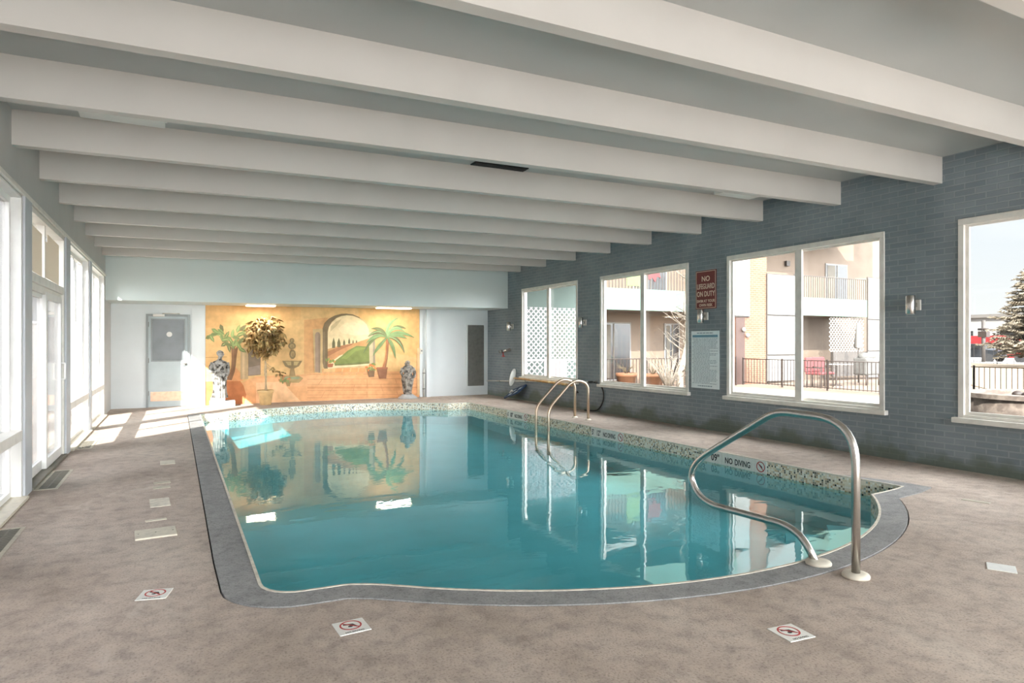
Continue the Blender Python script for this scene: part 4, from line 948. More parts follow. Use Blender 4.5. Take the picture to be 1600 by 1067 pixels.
mb.build('glazing_bead', M['doorf'], d)
gp = MB().box(gx0, gx1, y0+.018, y0+.024, gz0, gz1).build('glass_pane', M['frost'], d)
mb = MB().lathe([(.055, 0), (.055, .002)], (0, 0, 0), 20); mb.bm.transform(Matrix.Translation((-.11, y0+.018, 1.56)) @ Matrix.Rotation(PI/2, 4, 'X')); mb.build('round_disc', M['white'], gp)  # pale round disc set on the door glass
MB().box(x0+.04, x1-.05, y0-.004, y0+.001, .13, .33).build('kick_plate', M['kick'], d)
mb = MB().lathe([(.028, 0), (.028, .012), (.012, .016), (.012, .045)], (0, 0, 0), 14)
mb.bm.transform(Matrix.Translation((.205, y0, .92)) @ Matrix.Rotation(PI/2, 4, 'X'))
mb.tube([(.205, y0-.045, .92), (.11, y0-.05, .918)], .011, 8)
mb.build('handle', M['louver'], d)
mb = MB().box(-.42, -.2, YW-.075, YW-.02, DZ-.055, DZ+.0, .006)
mb.tube([(-.24, YW-.05, DZ+.012), (.0, YW-.22, DZ+.012)], .009, 8).tube([(.0, YW-.22, DZ+.012), (.08, YW-.03, DZ+.012)], .009, 8)
mb.build('door_closer', M['alum'], r)
mb = MB()
for z in (.25, .95, 1.72): mb.tube([(DX0+f, YW-.006, z), (DX0+f, YW-.006, z+.1)], .011, 8)
mb.build('hinge', M['louver'], r)
# space behind the door: a plain dim corridor end
MB().box(-1.0, .9, YW+1.4, YW+1.5, -.02, 2.4).build('corridor_wall', M['wall_b'], r)
# ---------------------------------------------------------------- painted mural on the recess wall
def build_mural():
    bm = bmesh.new(); cl = bm.loops.layers.color.new('paint')
    x0, x1, z0, z1 = .592, 5.527, .004, 2.236
    def poly(col, pts, d):
        y = YW-.012-d
        P = []
        for x, z in pts:
            q = (min(max(x, x0), x1), y, min(max(z, z0), z1))
            if not P or (Vector(q)-Vector(P[-1])).length > 1e-4: P.append(q)
        if len(P) > 2 and (Vector(P[0])-Vector(P[-1])).length < 1e-4: P.pop()
        if len(P) < 3: return
        f = bm.faces.new([bm.verts.new(p) for p in P]); f.normal_update()
        if f.normal.y > 0: f.normal_flip()
        c = lin(col); k_ = lin('F6E6CE'); c = tuple((c[i]*.52+k_[i]*.48)*1.06 for i in range(3))+(1,)
        for l in f.loops: l[cl] = c
    poly('E6CDA4', [(x0, z0), (x1, z0), (x1, z1), (x0, z1)], 0)
    for k, (c, pts) in enumerate(MURAL): poly(c, pts, .0004+.00009*k)
    # board behind the paint
    vs = [bm.verts.new(p) for p in ((x0, YW, z0), (x1, YW, z0), (x1, YW, z1), (x0, YW, z1), (x0, YW-.0119, z0), (x1, YW-.0119, z0), (x1, YW-.0119, z1), (x0, YW-.0119, z1))]
    for f in ((0, 1, 5, 4), (1, 2, 6, 5), (2, 3, 7, 6), (3, 0, 4, 7), (3, 2, 1, 0)):
        ff = bm.faces.new([vs[i] for i in f])
        for l in ff.loops: l[cl] = lin('CDBB9C')
    bmesh.ops.triangulate(bm, faces=[f for f in bm.faces if len(f.verts) > 4], ngon_method='EAR_CLIP')
    off = Vector(((x0+x1)/2, YW, z0)); bmesh.ops.translate(bm, verts=bm.verts[:], vec=-off)
    me = bpy.data.meshes.new('mural'); bm.to_mesh(me); bm.free(); me.materials.append(M['mural'])
    o = bpy.data.objects.new('mural', me); COL.objects.link(o); o.location = off
    tag(o, 'sunny courtyard mural with arch, palm and terracotta floor painted on the back wall', 'mural')
build_mural()

# ---------------------------------------------------------------- fittings on the back wall and ceiling
lv = root('louvre_vent', (7.10, YW, .26), 'tall grey louvred vent in white frame on the recess wall', 'vent')
mb = MB(); x0, x1, z0, z1 = 6.86, 7.34, .24, 1.86
f = .04
mb.box(x0-f, x0, YW-.03, YW+.005, z0-f, z1+f).box(x1, x1+f, YW-.03, YW+.005, z0-f, z1+f).box(x0, x1, YW-.03, YW+.005, z0-f, z0).box(x0, x1, YW-.03, YW+.005, z1, z1+f)
mb.build('frame', M['wall_b'], lv)
mb = MB()
zz = z0+.01
while zz < z1-.03:
    mb.hexa([(x0, YW-.022, zz), (x1, YW-.022, zz), (x1, YW-.002, zz+.030), (x0, YW-.002, zz+.030), (x0, YW-.022, zz+.006), (x1, YW-.022, zz+.006), (x1, YW-.002, zz+.036), (x0, YW-.002, zz+.036)])
    zz += .036
mb.box(x0, x1, YW-.0015, YW+.002, z0, z1)
mb.build('louvre_blades', M['louver'], lv)

sw = root('thermostat', (5.57, YW-.03, 1.12), 'small white control box on the post right of the mural', 'control box')
MB().box(5.535, 5.60, YW-.065, YW-.03, 1.10, 1.24, .006).build('housing', M['cover'], sw)
MB().box(5.552, 5.583, YW-.069, YW-.064, 1.16, 1.20).build('dial', M['louver'], sw)
pp = root('conduit', (5.63, YW-.03, 0), 'thin pale pipe running down beside the mural post', 'pipe')
MB().tube([(5.635, YW-.05, .0), (5.635, YW-.05, .72)], .018, 10).build('pipe', M['polew'], pp)
for z in (.2, .6): MB().box(5.607, 5.663, YW-.072, YW-.02, z, z+.02).build('clip', M['louver'], pp)

def fixture(name, x0, x1, y0, y1, zt, h, label, mats, group, part='diffuser'):
    r = root(name, ((x0+x1)/2, (y0+y1)/2, zt-h), label, 'ceiling light', group)
    MB().box(x0, x1, y0, y1, zt-h*.45, zt).build('housing', mats[0], r)
    MB().box(x0+.015, x1-.015, y0+.015, y1-.015, zt-h, zt-h*.45, .008).build(part, mats[1], r)
    return r
fixture('ceiling_light', -.70, -.06, 5.66, 6.3, zc(-.4)+.012, .10, 'square white ceiling light near the left wall between two beams', (M['white'], M['diff']), 'ceiling light panels')
fixture('ceiling_light', 6.22, 6.88, 5.66, 6.3, zc(6.5)+.012, .10, 'square white ceiling light near the brick wall between two beams', (M['white'], M['diff']), 'ceiling light panels')
fixture('recess_light', 1.36, 1.98, 15.02, 15.32, 2.219, .045, 'lit ceiling light above the gold potted tree', (M['white'], M['lamp']), 'lit recess lights', 'lit_lens')
fixture('recess_light', 4.24, 5.1, 15.02, 15.27, 2.243, .045, 'lit ceiling light above the painted palm', (M['white'], M['lamp']), 'lit recess lights', 'lit_lens')
sd = root('slot_diffuser', (3.2, 6.45, 3.31), 'black slot air diffuser in the ceiling between two beams', 'air vent')
mb = MB()
for dx in (0,):
    za, zb_ = zc(2.9), zc(3.52)
    mb.hexa([(2.88, 6.40, za-.012), (3.54, 6.40, zb_-.012), (3.54, 6.53, zb_-.012), (2.88, 6.53, za-.012), (2.88, 6.40, za+.01), (3.54, 6.40, zb_+.01), (3.54, 6.53, zb_+.01), (2.88, 6.53, za+.01)])
mb.build('slot', M['dark'], sd)
mb = MB()
for y in (6.43, 6.46, 6.49): mb.box(2.9, 3.52, y-.003, y+.003, zc(2.9)-.018, zc(2.9)-.008)
mb.build('vane', M['rubber'], sd)
sp = root('sprinkler_head', (3.87, 7.06, zc(3.87)), 'small white sprinkler head on the ceiling past the air slot', 'sprinkler')
MB().lathe([(.04, 0), (.04, -.012), (.012, -.016), (.012, -.05)], (3.87, 7.06, zc(3.87)+.004), 14).build('escutcheon', M['white'], sp)
MB().lathe([(.004, -.05), (.022, -.055), (.022, -.058), (.004, -.06)], (3.87, 7.06, zc(3.87)+.004), 12).build('deflector', M['louver'], sp)

# ---------------------------------------------------------------- wall sconces on the brick
def sconce(y, label):
    r = root('wall_sconce', (XR, y, 1.79), label, 'wall light', 'cylinder wall lights on the brick wall')
    x = XR-.115
    mb = MB().lathe([(.046, -.105), (.05, -.10), (.05, .10), (.046, .105)], (x, y, 1.79), 20); cs = mb.build('cylinder_shade', M['steel'], r)
    MB().lathe([(.040, -.1065), (.040, -.1055)], (x, y, 1.79), 18).build('lens', M['diff'], cs)
    MB().box(x+.045, XR-.012, y-.02, y+.02, 1.765, 1.815, .004).build('arm', M['steel'], r)
    MB().box(XR-.022, XR, y-.055, y+.055, 1.73, 1.85, .006).build('wall_plate', M['cover'], r)
sconce(14.30, 'cylinder wall light nearest the far corner, above the chrome valve')
sconce(11.08, 'cylinder wall light between the lattice window and the next window')
sconce(7.685, 'cylinder wall light directly under the maroon sign')
sconce(4.40, 'cylinder wall light right of the window with red chairs outside')

# ---------------------------------------------------------------- sign and notice
def wallM(y, z, x=XR):
    """local x runs towards -Y (left to right on the right-hand wall), y up, z out into the room"""
    return Matrix(((0, 0, -1, x), (-1, 0, 0, y), (0, 1, 0, z), (0, 0, 0, 1)))
y0, y1, z0, z1 = 7.455, 7.90, 1.905, 2.515
r = root('lifeguard_sign', (XR, (y0+y1)/2, z0), 'maroon sign reading NO LIFEGUARD ON DUTY above a cylinder light', 'sign')
sp_ = MB().box(XR-.012, XR-.0005, y0, y1, z0, z1, .003).build('panel', M['maroon'], r)
mb = MB(); w = .008
for (a, b, c, d) in ((y0+.012, y1-.012, z0+.012, z0+.012+w), (y0+.012, y1-.012, z1-.012-w, z1-.012), (y0+.012, y0+.012+w, z0+.012, z1-.012), (y1-.012-w, y1-.012, z0+.012, z1-.012)):
    mb.box(XR-.0135, XR-.0118, a, b, c, d)
mb.build('border', M['signtxt'], sp_)
yc = (y0+y1)/2
for t, sz, z, sx in (('NO', .115, 2.345, 1.0), ('LIFEGUARD', .115, 2.225, .64), ('ON DUTY', .115, 2.105, .74), ('SWIM AT YOUR', .062, 2.01, .88), ('OWN RISK', .062, 1.945, .95)):
    MB().text(t, sz, wallM(yc, z, XR-.0128), sx, .0008, 'CENTER').build('lettering', M['signtxt'], r)
y0, y1, z0, z1 = 7.395, 8.005, .645, 1.557
r = root('rules_notice', (XR, (y0+y1)/2, z0), 'tall pale blue notice crowded with small print below the maroon sign', 'notice')
sp_ = MB().box(XR-.008, XR-.0005, y0, y1, z0, z1, .002).build('panel', M['paper'], r)
MB().box(XR-.0092, XR-.0078, y0+.03, y1-.03, 1.455, 1.495).build('header_band', M['inkblue'], sp_)
rr = random.Random(5)
def dashes(z, h, ya, yb):
    y = yb; mb = MB()
    while y > ya:
        L = rr.uniform(.02, .07); q = max(ya, y-L)
        mb.box(XR-.0090, XR-.0078, q, y, z, z+h); y = q-.010
    mb.build('print_line', M['ink'], r)
dashes(1.515, .018, y0+.13, y1-.13)
z = 1.43; k = 0
while z > .72:
    dashes(z, .0085, y0+rr.choice((.035, .06, .2)), y1-(.05 if k % 3 else .03)); z -= .0215; k += 1
dashes(.675, .018, y0+.15, y1-.15)

# ---------------------------------------------------------------- poolside tools along the brick wall
r = root('shower_valve', (XR, 14.6, 1.12), 'chrome wall valve with red handle above the poles', 'valve')
mb = MB()
mb.tube([(XR, 14.72, 1.17), (XR-.07, 14.72, 1.17), (XR-.10, 14.60, 1.175), (XR-.11, 14.38, 1.20)], [.03, .034, .034, .03], 12)
mb.tube([(XR, 14.86, 1.16), (XR-.09, 14.86, 1.16)], .045, 14)
mb.build('body', M['chrome'], r)
mb = MB().tube([(XR-.10, 14.40, 1.2), (XR-.10, 14.28, 1.21)], [.03, .04], 12); mb.build('spout', M['louver'], r)
mb = MB().tube([(XR-.09, 14.66, 1.14), (XR-.10, 14.63, 1.05)], .012, 8).tube([(XR-.10, 14.70, 1.045), (XR-.10, 14.56, 1.045)], .014, 8)
mb.build('handle', M['red'], r)

def hook(y, z, x=XR-.045):
    return [(XR-.007, y, z+.03), (XR-.02, y, z-.035), (x, y, z-.042), (x-.038, y, z-.02), (x-.042, y, z+.015)]
r = root('pool_pole', (XR-.05, 13.2, .44), 'long white pole lying along the foot of the brick wall', 'pole')
MB().tube([(XR-.05, 15.70, .37), (XR-.05, 14.2, .44), (XR-.05, 12.0, .53), (XR-.045, 10.86, .585)], .017, 10).build('shaft', M['polew'], r)
MB().tube([(XR-.045, 10.90, .583), (XR-.045, 10.78, .589)], .021, 10).build('grip', M['rubber'], r)
for y, z in ((14.9, .41), (11.2, .568)): MB().tube([(XR-.007, y, z+.03), (XR-.02, y, z-.028), (XR-.05, y, z-.03), (XR-.074, y, z-.01), (XR-.075, y, z+.015)], .006, 6).build('wall_hook', M['louver'], r)
r = root('pool_brush', (XR-.11, 13, .48), 'wooden handled pool brush with pale oval head hung below the lattice window', 'brush')
MB().tube([(XR-.11, 14.02, .52), (XR-.11, 12.7, .51), (XR-.11, 11.43, .49)], [.022, .024, .024], 10).build('handle', M['wood'], r)
mb = MB(); pts = []
for k in range(20):
    a = 2*PI*k/20; pts.append((XR-.13+.075*math.cos(a)+.05*math.sin(a), 14.05, .54+.21*math.sin(a)))
mb.slab(pts, (0, .03, 0)); mb.build('brush_head', M['polew'], r)
mb = MB(); pts = [(XR-.13+.066*math.cos(2*PI*k/20)+.05*math.sin(2*PI*k/20), 14.08, .54+.195*math.sin(2*PI*k/20)) for k in range(20)]
mb.slab(pts, (0, .035, 0)); mb.build('bristles', M['rubber'], r)
for y in (13.4, 11.8): MB().tube(hook(y, .5, XR-.11), .006, 6).build('wall_hook', M['louver'], r)

r = root('leaf_net', (7.25, 13.9, 0), 'blue framed leaf net with pale mesh leaning on the wall below the brush', 'leaf net')
P = lambda u, v: Vector((7.20+.24*v*.45+.0*u, 14.26-.72*u, .035+.02*u*0+.30*v))
def npt(u, v): # u along wall, v up the lean
    return Vector((7.19+.22*v, 14.22-.62*u-.10*v, .03+.17*u*.9+.20*v))
fr = [npt(0, 0), npt(1, 0), npt(1, 1), npt(0, 1)]
path = round_path([fr[0], fr[1], fr[2], fr[3], fr[0]], .06, 4)
MB().tube(path[:-1]+[path[0]], .024, 8).tube([npt(.5, 0), npt(.5, 1)], .02, 8).tube([npt(0, .5), npt(1, .5)], .016, 8).build('frame', M['blue'], r)
mb = MB(); n_ = Vector((-.6, 0, .6)).normalized()
mb.slab([npt(.04, .06)+n_*-.004, npt(.96, .06)+n_*-.004, npt(.96, .94)+n_*-.004, npt(.04, .94)+n_*-.004], n_*.006); mb.build('mesh_panel', M['net'], r)
mb = MB().tube([npt(.08, .5)+n_*.02, npt(.2, .62)+n_*.05, npt(.34, .5)+n_*.02], .02, 8); mb.build('pole_socket', M['polew'], r)

r = root('hose_loop', (XR-.03, 10.5, .05), 'thin black hose looping down the brick wall by the ladder', 'hose')
c = [(XR-.03, 10.74, .585), (XR-.03, 10.66, .58), (XR-.03, 10.50, .53), (XR-.03, 10.41, .40), (XR-.03, 10.42, .25), (XR-.03, 10.52, .11), (XR-.04, 10.66, .03), (XR-.09, 10.82, .017), (XR-.11, 10.95, .017)]
def smooth_pts(p, n=5):
    p = [Vector(q) for q in p]; out = []
    for i in range(len(p)-1):
        a, b, c_, d = p[max(0, i-1)], p[i], p[i+1], p[min(len(p)-1, i+2)]
        for k in range(n):
            t = k/n
            out.append(.5*((2*b)+(c_-a)*t+(2*a-5*b+4*c_-d)*t*t+(3*b-a-3*c_+d)*t**3))
    out.append(p[-1]); return out
MB().tube(smooth_pts(c), .013, 8).build('hose', M['rubber'], r)
MB().tube([(XR-.0, 10.66, .60), (XR-.045, 10.66, .60)], .014, 8).build('wall_clip', M['louver'], r)
r = root('wall_spigot', (XR, 11.35, .3), 'small dark tap low on the brick wall behind the ladder', 'tap')
MB().tube([(XR, 11.35, .34), (XR-.05, 11.35, .34), (XR-.06, 11.35, .27)], .014, 8).build('body', M['rubber'], r)
MB().lathe([(.025, 0), (.028, .01), (.02, .016)], (XR-.035, 11.35, .355), 10).build('handle', M['rubber'], r)

# ---------------------------------------------------------------- pool ladder rails and grab rail
def ladder_rail(y, label):
    r = root('ladder_handrail', (6.51, y, 0), label, 'handrail', 'pool ladder handrails')
    p = round_path([(6.52, y, -.03), (6.52, y, .66), (6.20, y, .72), (5.70, y, .24), (5.70, y, -.95)], [.16, .16, .14], 8)
    MB().tube(p, .024, 14).build('rail', M['steel_warm'], r)
    MB().lathe([(.055, 0), (.055, .008), (.035, .02), (.03, .026)], (6.52, y, 0), 18).build('flange', M['plate'], r)
M['steel_warm'] = paint('warm_steel', 'C4AE98', .3, .05, 30, metal=.9)
ladder_rail(10.03, 'ladder handrail farther from the grab rail, arched over the pool edge')
ladder_rail(9.60, 'ladder handrail nearer the camera, arched over the pool edge beside its twin')
lr = root('ladder_steps', (5.72, 9.815, -.9), 'submerged ladder treads between the two handrails', 'ladder')
for z in (-.30, -.48): MB().box(5.66, 5.76, 9.63, 10.0, z, z+.03, .006).build('tread', M['polew'], lr)

r = root('grab_rail', (3.49, 2.41, 0), 'big bent steel grab rail looping over the near pool edge', 'grab rail')
X = 3.49
p = round_path([(X, 2.405, -.02), (X, 2.405, .90), (X, 2.96, .91), (X, 3.80, .41), (X, 3.66, .165), (X, 2.80, .185), (X, 2.645, -.02)], [.26, .10, .30, .20, .17], 9)
MB().tube(p, .024, 18).build('rail', M['steel'], r)
for y in (2.405, 2.650):
    MB().lathe([(.074, 0), (.075, .012), (.068, .022), (.040, .026), (.030, .026)], (X, y, .002), 26).build('flange', M['plate'], r)

# ---------------------------------------------------------------- depth markers on the mosaic band
def marker(yl, yr, words, label, sz):
    """tiles set in the band of the right-hand pool side between yl (left end) and yr (right end)"""
    r = root('depth_marker', (PR, (yl+yr)/2, WZ), label, 'depth marker', 'depth markers on the tile band')
    n = 6; L = (yl-yr)/n
    for k in range(n): MB().box(PR-.006, PR+.003, yl-L*(k+1)+.002, yl-L*k-.002, -.149, -.002).build('tile', M['tilew'], r)
    for t, pos, s, sx in words: MB().text(t, s, wallM(yl-pos*(yl-yr), -.118, PR-.0065), sx, .0008).build('lettering', M['black'], r)
    c = wallM(yr+L*.5, -.0755, PR-.0065)
    mb = MB().ring(c, .062, .011)
    d = c @ Matrix.Rotation(math.radians(-45), 4, 'Z')
    mb.slab([d @ Vector(q) for q in ((-.055, -.0045, 0), (.055, -.0045, 0), (.055, .0045, 0), (-.055, .0045, 0))], (-.0012, 0, 0))
    mb.build('no_diving_symbol', M['red'], r)
    mb = MB()
    mb.slab([c @ Vector(q) for q in ((-.03, .022, 0), (.012, -.004, 0), (.022, -.03, 0), (.028, -.026, 0), (.018, .006, 0), (-.022, .032, 0))], (-.0009, 0, 0))
    mb.build('diver_figure', M['black'], r)
marker(6.27, 5.25, (("3'", .0, .12, .8), ("09''", .15, .12, .85), ('NO', .375, .10, .8), ('DIVING', .53, .10, .72)), 'depth marker reading 3 09 NO DIVING, nearest the grab rail', .1)
marker(8.78, 7.93, (("5'", .02, .12, .7), ("12''", .17, .12, .7), ('NO', .38, .10, .7), ('DIVING', .53, .10, .6)), 'depth marker reading 5 12 NO DIVING, just right of the ladder', .1)
marker(11.80, 10.95, (("6'", .02, .12, .7), ("00''", .17, .12, .7), ('NO', .38, .10, .7), ('DIVING', .53, .10, .6)), 'small depth marker left of the ladder in the far tile band', .1)

# ---------------------------------------------------------------- tiles and grilles set in the deck
def floor_sign(x, y, rot, label, wdt=.15):
    r = root('no_diving_tile', (x, y, 0), label, 'floor tile', 'no diving tiles in the deck')
    h = wdt/2
    MB().box(x-h, x+h, y-h, y+h, -.004, .003, .002).build('tile', M['tilew'], r)
    c = Matrix.Translation((x, y+.014, .003))
    mb = MB().ring(c, .052, .008, .0006)
    d = c @ Matrix.Rotation(math.radians(-45), 4, 'Z')
    mb.slab([d @ Vector(q) for q in ((-.047, -.004, 0), (.047, -.004, 0), (.047, .004, 0), (-.047, .004, 0))], (0, 0, .0007))
    mb.build('prohibition_ring', M['red'], r)
    mb = MB()
    mb.slab([c @ Vector(q) for q in ((-.034, .012, 0), (.004, .002, 0), (.02, -.028, 0), (.028, -.024, 0), (.014, .012, 0), (-.03, .022, 0))], (0, 0, .0005))
    mb.slab([c @ Vector((.012*math.cos(t)-.004, .009*math.sin(t)-.012, 0)) for t in [2*PI*i/10 for i in range(10)]], (0, 0, .0005))
    mb.build('diver_figure', M['black'], r)
    mb = MB().text('NO DIVING', .017, Matrix.Translation((x, y-.064, .003)), 1.0, .0004, 'CENTER')
    mb.build('lettering', M['black'], r)
    r.rotation_euler.z = rot
floor_sign(-.098, 3.98, -.25, 'no diving floor tile left of the coping corner')
floor_sign(.745, 3.09, .05, 'no diving floor tile in front of the soft coping shoulder')
floor_sign(2.547, 2.08, -.1, 'no diving floor tile in front of the bowed pool end')
def plain_tile(x, y, sx, sy, rot, label, mat='tile', name='floor_tile', h=.004):
    o = MB().box(x-sx/2, x+sx/2, y-sy/2, y+sy/2, -.004, h, .002).build(name, M[mat])
    o.rotation_euler.z = rot
    return tag(o, label, 'floor tile', 'blank marker tiles in the deck')
r = root('cover_plate', (-.122, 5.25, 0), 'long cream cover plate screwed to the deck left of the pool', 'cover plate')
MB().box(-.252, .008, 5.13, 5.37, -.003, .012, .004).build('plate', M['tile'], r)
for x in (-.23, -.122, -.014): MB().lathe([(.006, 0), (.005, .002)], (x, 5.25, .012), 10).build('screw', M['grille'], r)
r.rotation_euler.z = .06
plain_tile(-.13, 5.66, .145, .05, .1, 'narrow scuffed tile just beyond the cream cover plate')
plain_tile(-.115, 6.27, .15, .32, .05, 'grey worn square patch tile beyond the narrow tile', 'edge')
plain_tile(-.112, 6.92, .145, .10, .08, 'worn tile second from the sunlit deck, nearer of a close pair', 'grillef')
plain_tile(-.112, 7.16, .145, .10, .08, 'worn tile second from the sunlit deck, farther of a close pair', 'grillef')
plain_tile(-.076, 8.35, .15, .26, .02, 'pinkish tile in the deck nearest the sun patches', 'tile')
plain_tile(4.41, 2.10, .145, .145, .5, 'plain pale tile in the deck right of the grab rail', 'tilew')
plain_tile(6.086, 3.09, .06, .2, .25, 'narrow dark rimmed slot tile in the deck near the brick wall', 'grillef')
def grille(x, y0, y1, label, wd=.13):
    r = root('deck_grille', (x, (y0+y1)/2, 0), label, 'floor grille', 'slotted grilles in the deck')
    mb = MB(); f = .028
    mb.box(x-wd/2-f, x-wd/2, y0-f, y1+f, -.003, .004).box(x+wd/2, x+wd/2+f, y0-f, y1+f, -.003, .004)
    mb.box(x-wd/2, x+wd/2, y0-f, y0, -.003, .004).box(x-wd/2, x+wd/2, y1, y1+f, -.003, .004)
    mb.build('rim', M['grillef'], r)
    MB().box(x-wd/2, x+wd/2, y0, y1, -.003, .0006).build('well', M['dark'], r)
    mb = MB(); y = y0+.012
    while y < y1-.006: mb.box(x-wd/2, x+wd/2, y, y+.011, -.001, .003); y += .024
    mb.box(x-.006, x+.006, y0, y1, -.001, .0034)
    mb.build('slats', M['grille'], r)
grille(-1.065, 4.6, 5.86, 'long slotted floor grille nearest the camera by the left wall')
grille(-1.06, 7.33, 8.32, 'slotted floor grille in front of the sliding doors')
grille(-1.05, 9.95, 10.7, 'slotted floor grille at the sunlit window beyond the sliding doors')
# ---------------------------------------------------------------- statues: one fused body each
def fused(name, mb, mat, parent, vox):
    o = mb.build(name, mat, parent)
    m = o.modifiers.new('remesh', 'REMESH'); m.mode = 'VOXEL'; m.voxel_size = vox; m.use_smooth_shade = True
    s = o.modifiers.new('smooth', 'SMOOTH'); s.factor = .45; s.iterations = 2
    dg = bpy.context.evaluated_depsgraph_get(); me = bpy.data.meshes.new_from_object(o.evaluated_get(dg))
    me.materials.clear(); me.materials.append(mat)
    o.modifiers.clear(); o.data = me
    return o
def statue_one():
    bx, by = .86, 15.44
    r = root('draped_statue', (bx, by, 0), 'white weathered statue of a draped woman on a block beside the gold potted tree', 'statue')
    mb = MB()
    mb.prism([(bx-.19, by-.15), (bx+.02, by-.17), (bx+.30, by-.14), (bx+.31, by+.12), (bx-.2, by+.14)], 0, .12)
    mb.prism([(bx-.17, by-.13), (bx+.10, by-.14), (bx+.12, by+.12), (bx-.18, by+.12)], .12, .19)
    mb.build('plinth', M['plinth'], r)
    mb = MB(); z = .18
    def fold(a, h): return 1+.11*math.sin(7*a+9*h)*max(0, 1-h*1.5)+.06*math.sin(11*a-14*h)
    prof = [(.155, 0), (.15, .05), (.135, .16), (.125, .28), (.14, .40), (.15, .48), (.135, .56), (.118, .62)]
    mb.lathe(prof, (bx, by, z), 56, fold, 1.0, .82)
    mb.lathe([(.10, .58), (.118, .62), (.135, .70), (.15, .755), (.135, .79), (.06, .82), (.045, .84)], (bx, by, z), 32, lambda a, h: 1+.03*math.sin(9*a+20*h), 1.0, .68)
    mb.tube([(bx, by, z+.80), (bx+.01, by-.01, z+.88)], [.046, .04], 14)
    hx, hy, hz = bx+.018, by-.015, z+.945
    mb.ball((hx, hy, hz), .058, .066, .078, 20, 12)
    mb.ball((hx-.012, hy+.022, hz+.03), .07, .066, .062, 18, 10)        # hair
    mb.ball((hx-.02, hy+.085, hz+.015), .036, .036, .034, 14, 8)         # bun
    mb.tube([(hx-.06, hy-.02, hz+.035), (hx, hy-.058, hz+.062), (hx+.06, hy-.02, hz+.035)], .016, 8)
    mb.tube([(hx+.004, hy-.062, hz+.02), (hx+.006, hy-.082, hz-.012)], [.008, .013], 8)   # nose
    mb.ball((hx+.005, hy-.058, hz-.038), .02, .012, .008, 10, 6)          # lips
    mb.ball((hx+.004, hy-.05, hz-.06), .022, .018, .016, 10, 6)           # chin
    for s in (-1, 1): mb.ball((hx+s*.066, hy+.004, hz), .01, .016, .022, 8, 6)
    # right arm bent across the waist, left arm lowered with the drape over it
    mb.tube([(bx-.135, by, z+.765), (bx-.175, by-.01, z+.66), (bx-.18, by-.03, z+.575), (bx-.09, by-.115, z+.575), (bx+.01, by-.145, z+.61)], [.05, .046, .042, .036, .026], 14)
    mb.ball((bx+.04, by-.145, z+.625), .036, .02, .024, 12, 8)
    for k in range(4): mb.tube([(bx+.05, by-.148, z+.608+k*.012), (bx+.082, by-.142, z+.612+k*.013)], [.009, .007], 6)
    mb.tube([(bx+.14, by, z+.765), (bx+.165, by+.0, z+.65), (bx+.16, by-.03, z+.54), (bx+.13, by-.10, z+.47)], [.05, .044, .04, .026], 14)
    mb.ball((bx+.12, by-.12, z+.45), .024, .02, .034, 10, 8)
    for k in range(4): mb.tube([(bx+.10+k*.013, by-.13, z+.435), (bx+.10+k*.013, by-.132, z+.40)], [.008, .006], 6)
    # thrown drape from shoulder to hip
    mb.tube([(bx+.12, by-.08, z+.77), (bx+.03, by-.125, z+.68), (bx-.09, by-.12, z+.56), (bx-.13, by-.06, z+.47)], [.03, .034, .036, .04], 10)
    for k in range(5): mb.tube([(bx-.12+.055*k, by-.11+.008*abs(k-2), z+.50-.03*k), (bx-.08+.04*k, by-.13+.01*abs(k-2), z+.26), (bx-.11+.05*k, by-.135+.014*abs(k-2), z+.01)], [.018, .02, .024], 8)
    for s in (-1, 1): mb.ball((bx+s*.055, by-.09, z+.70), .045, .035, .042, 12, 8)
    fused('figure', mb, M['stone'], r, .009)
statue_one()
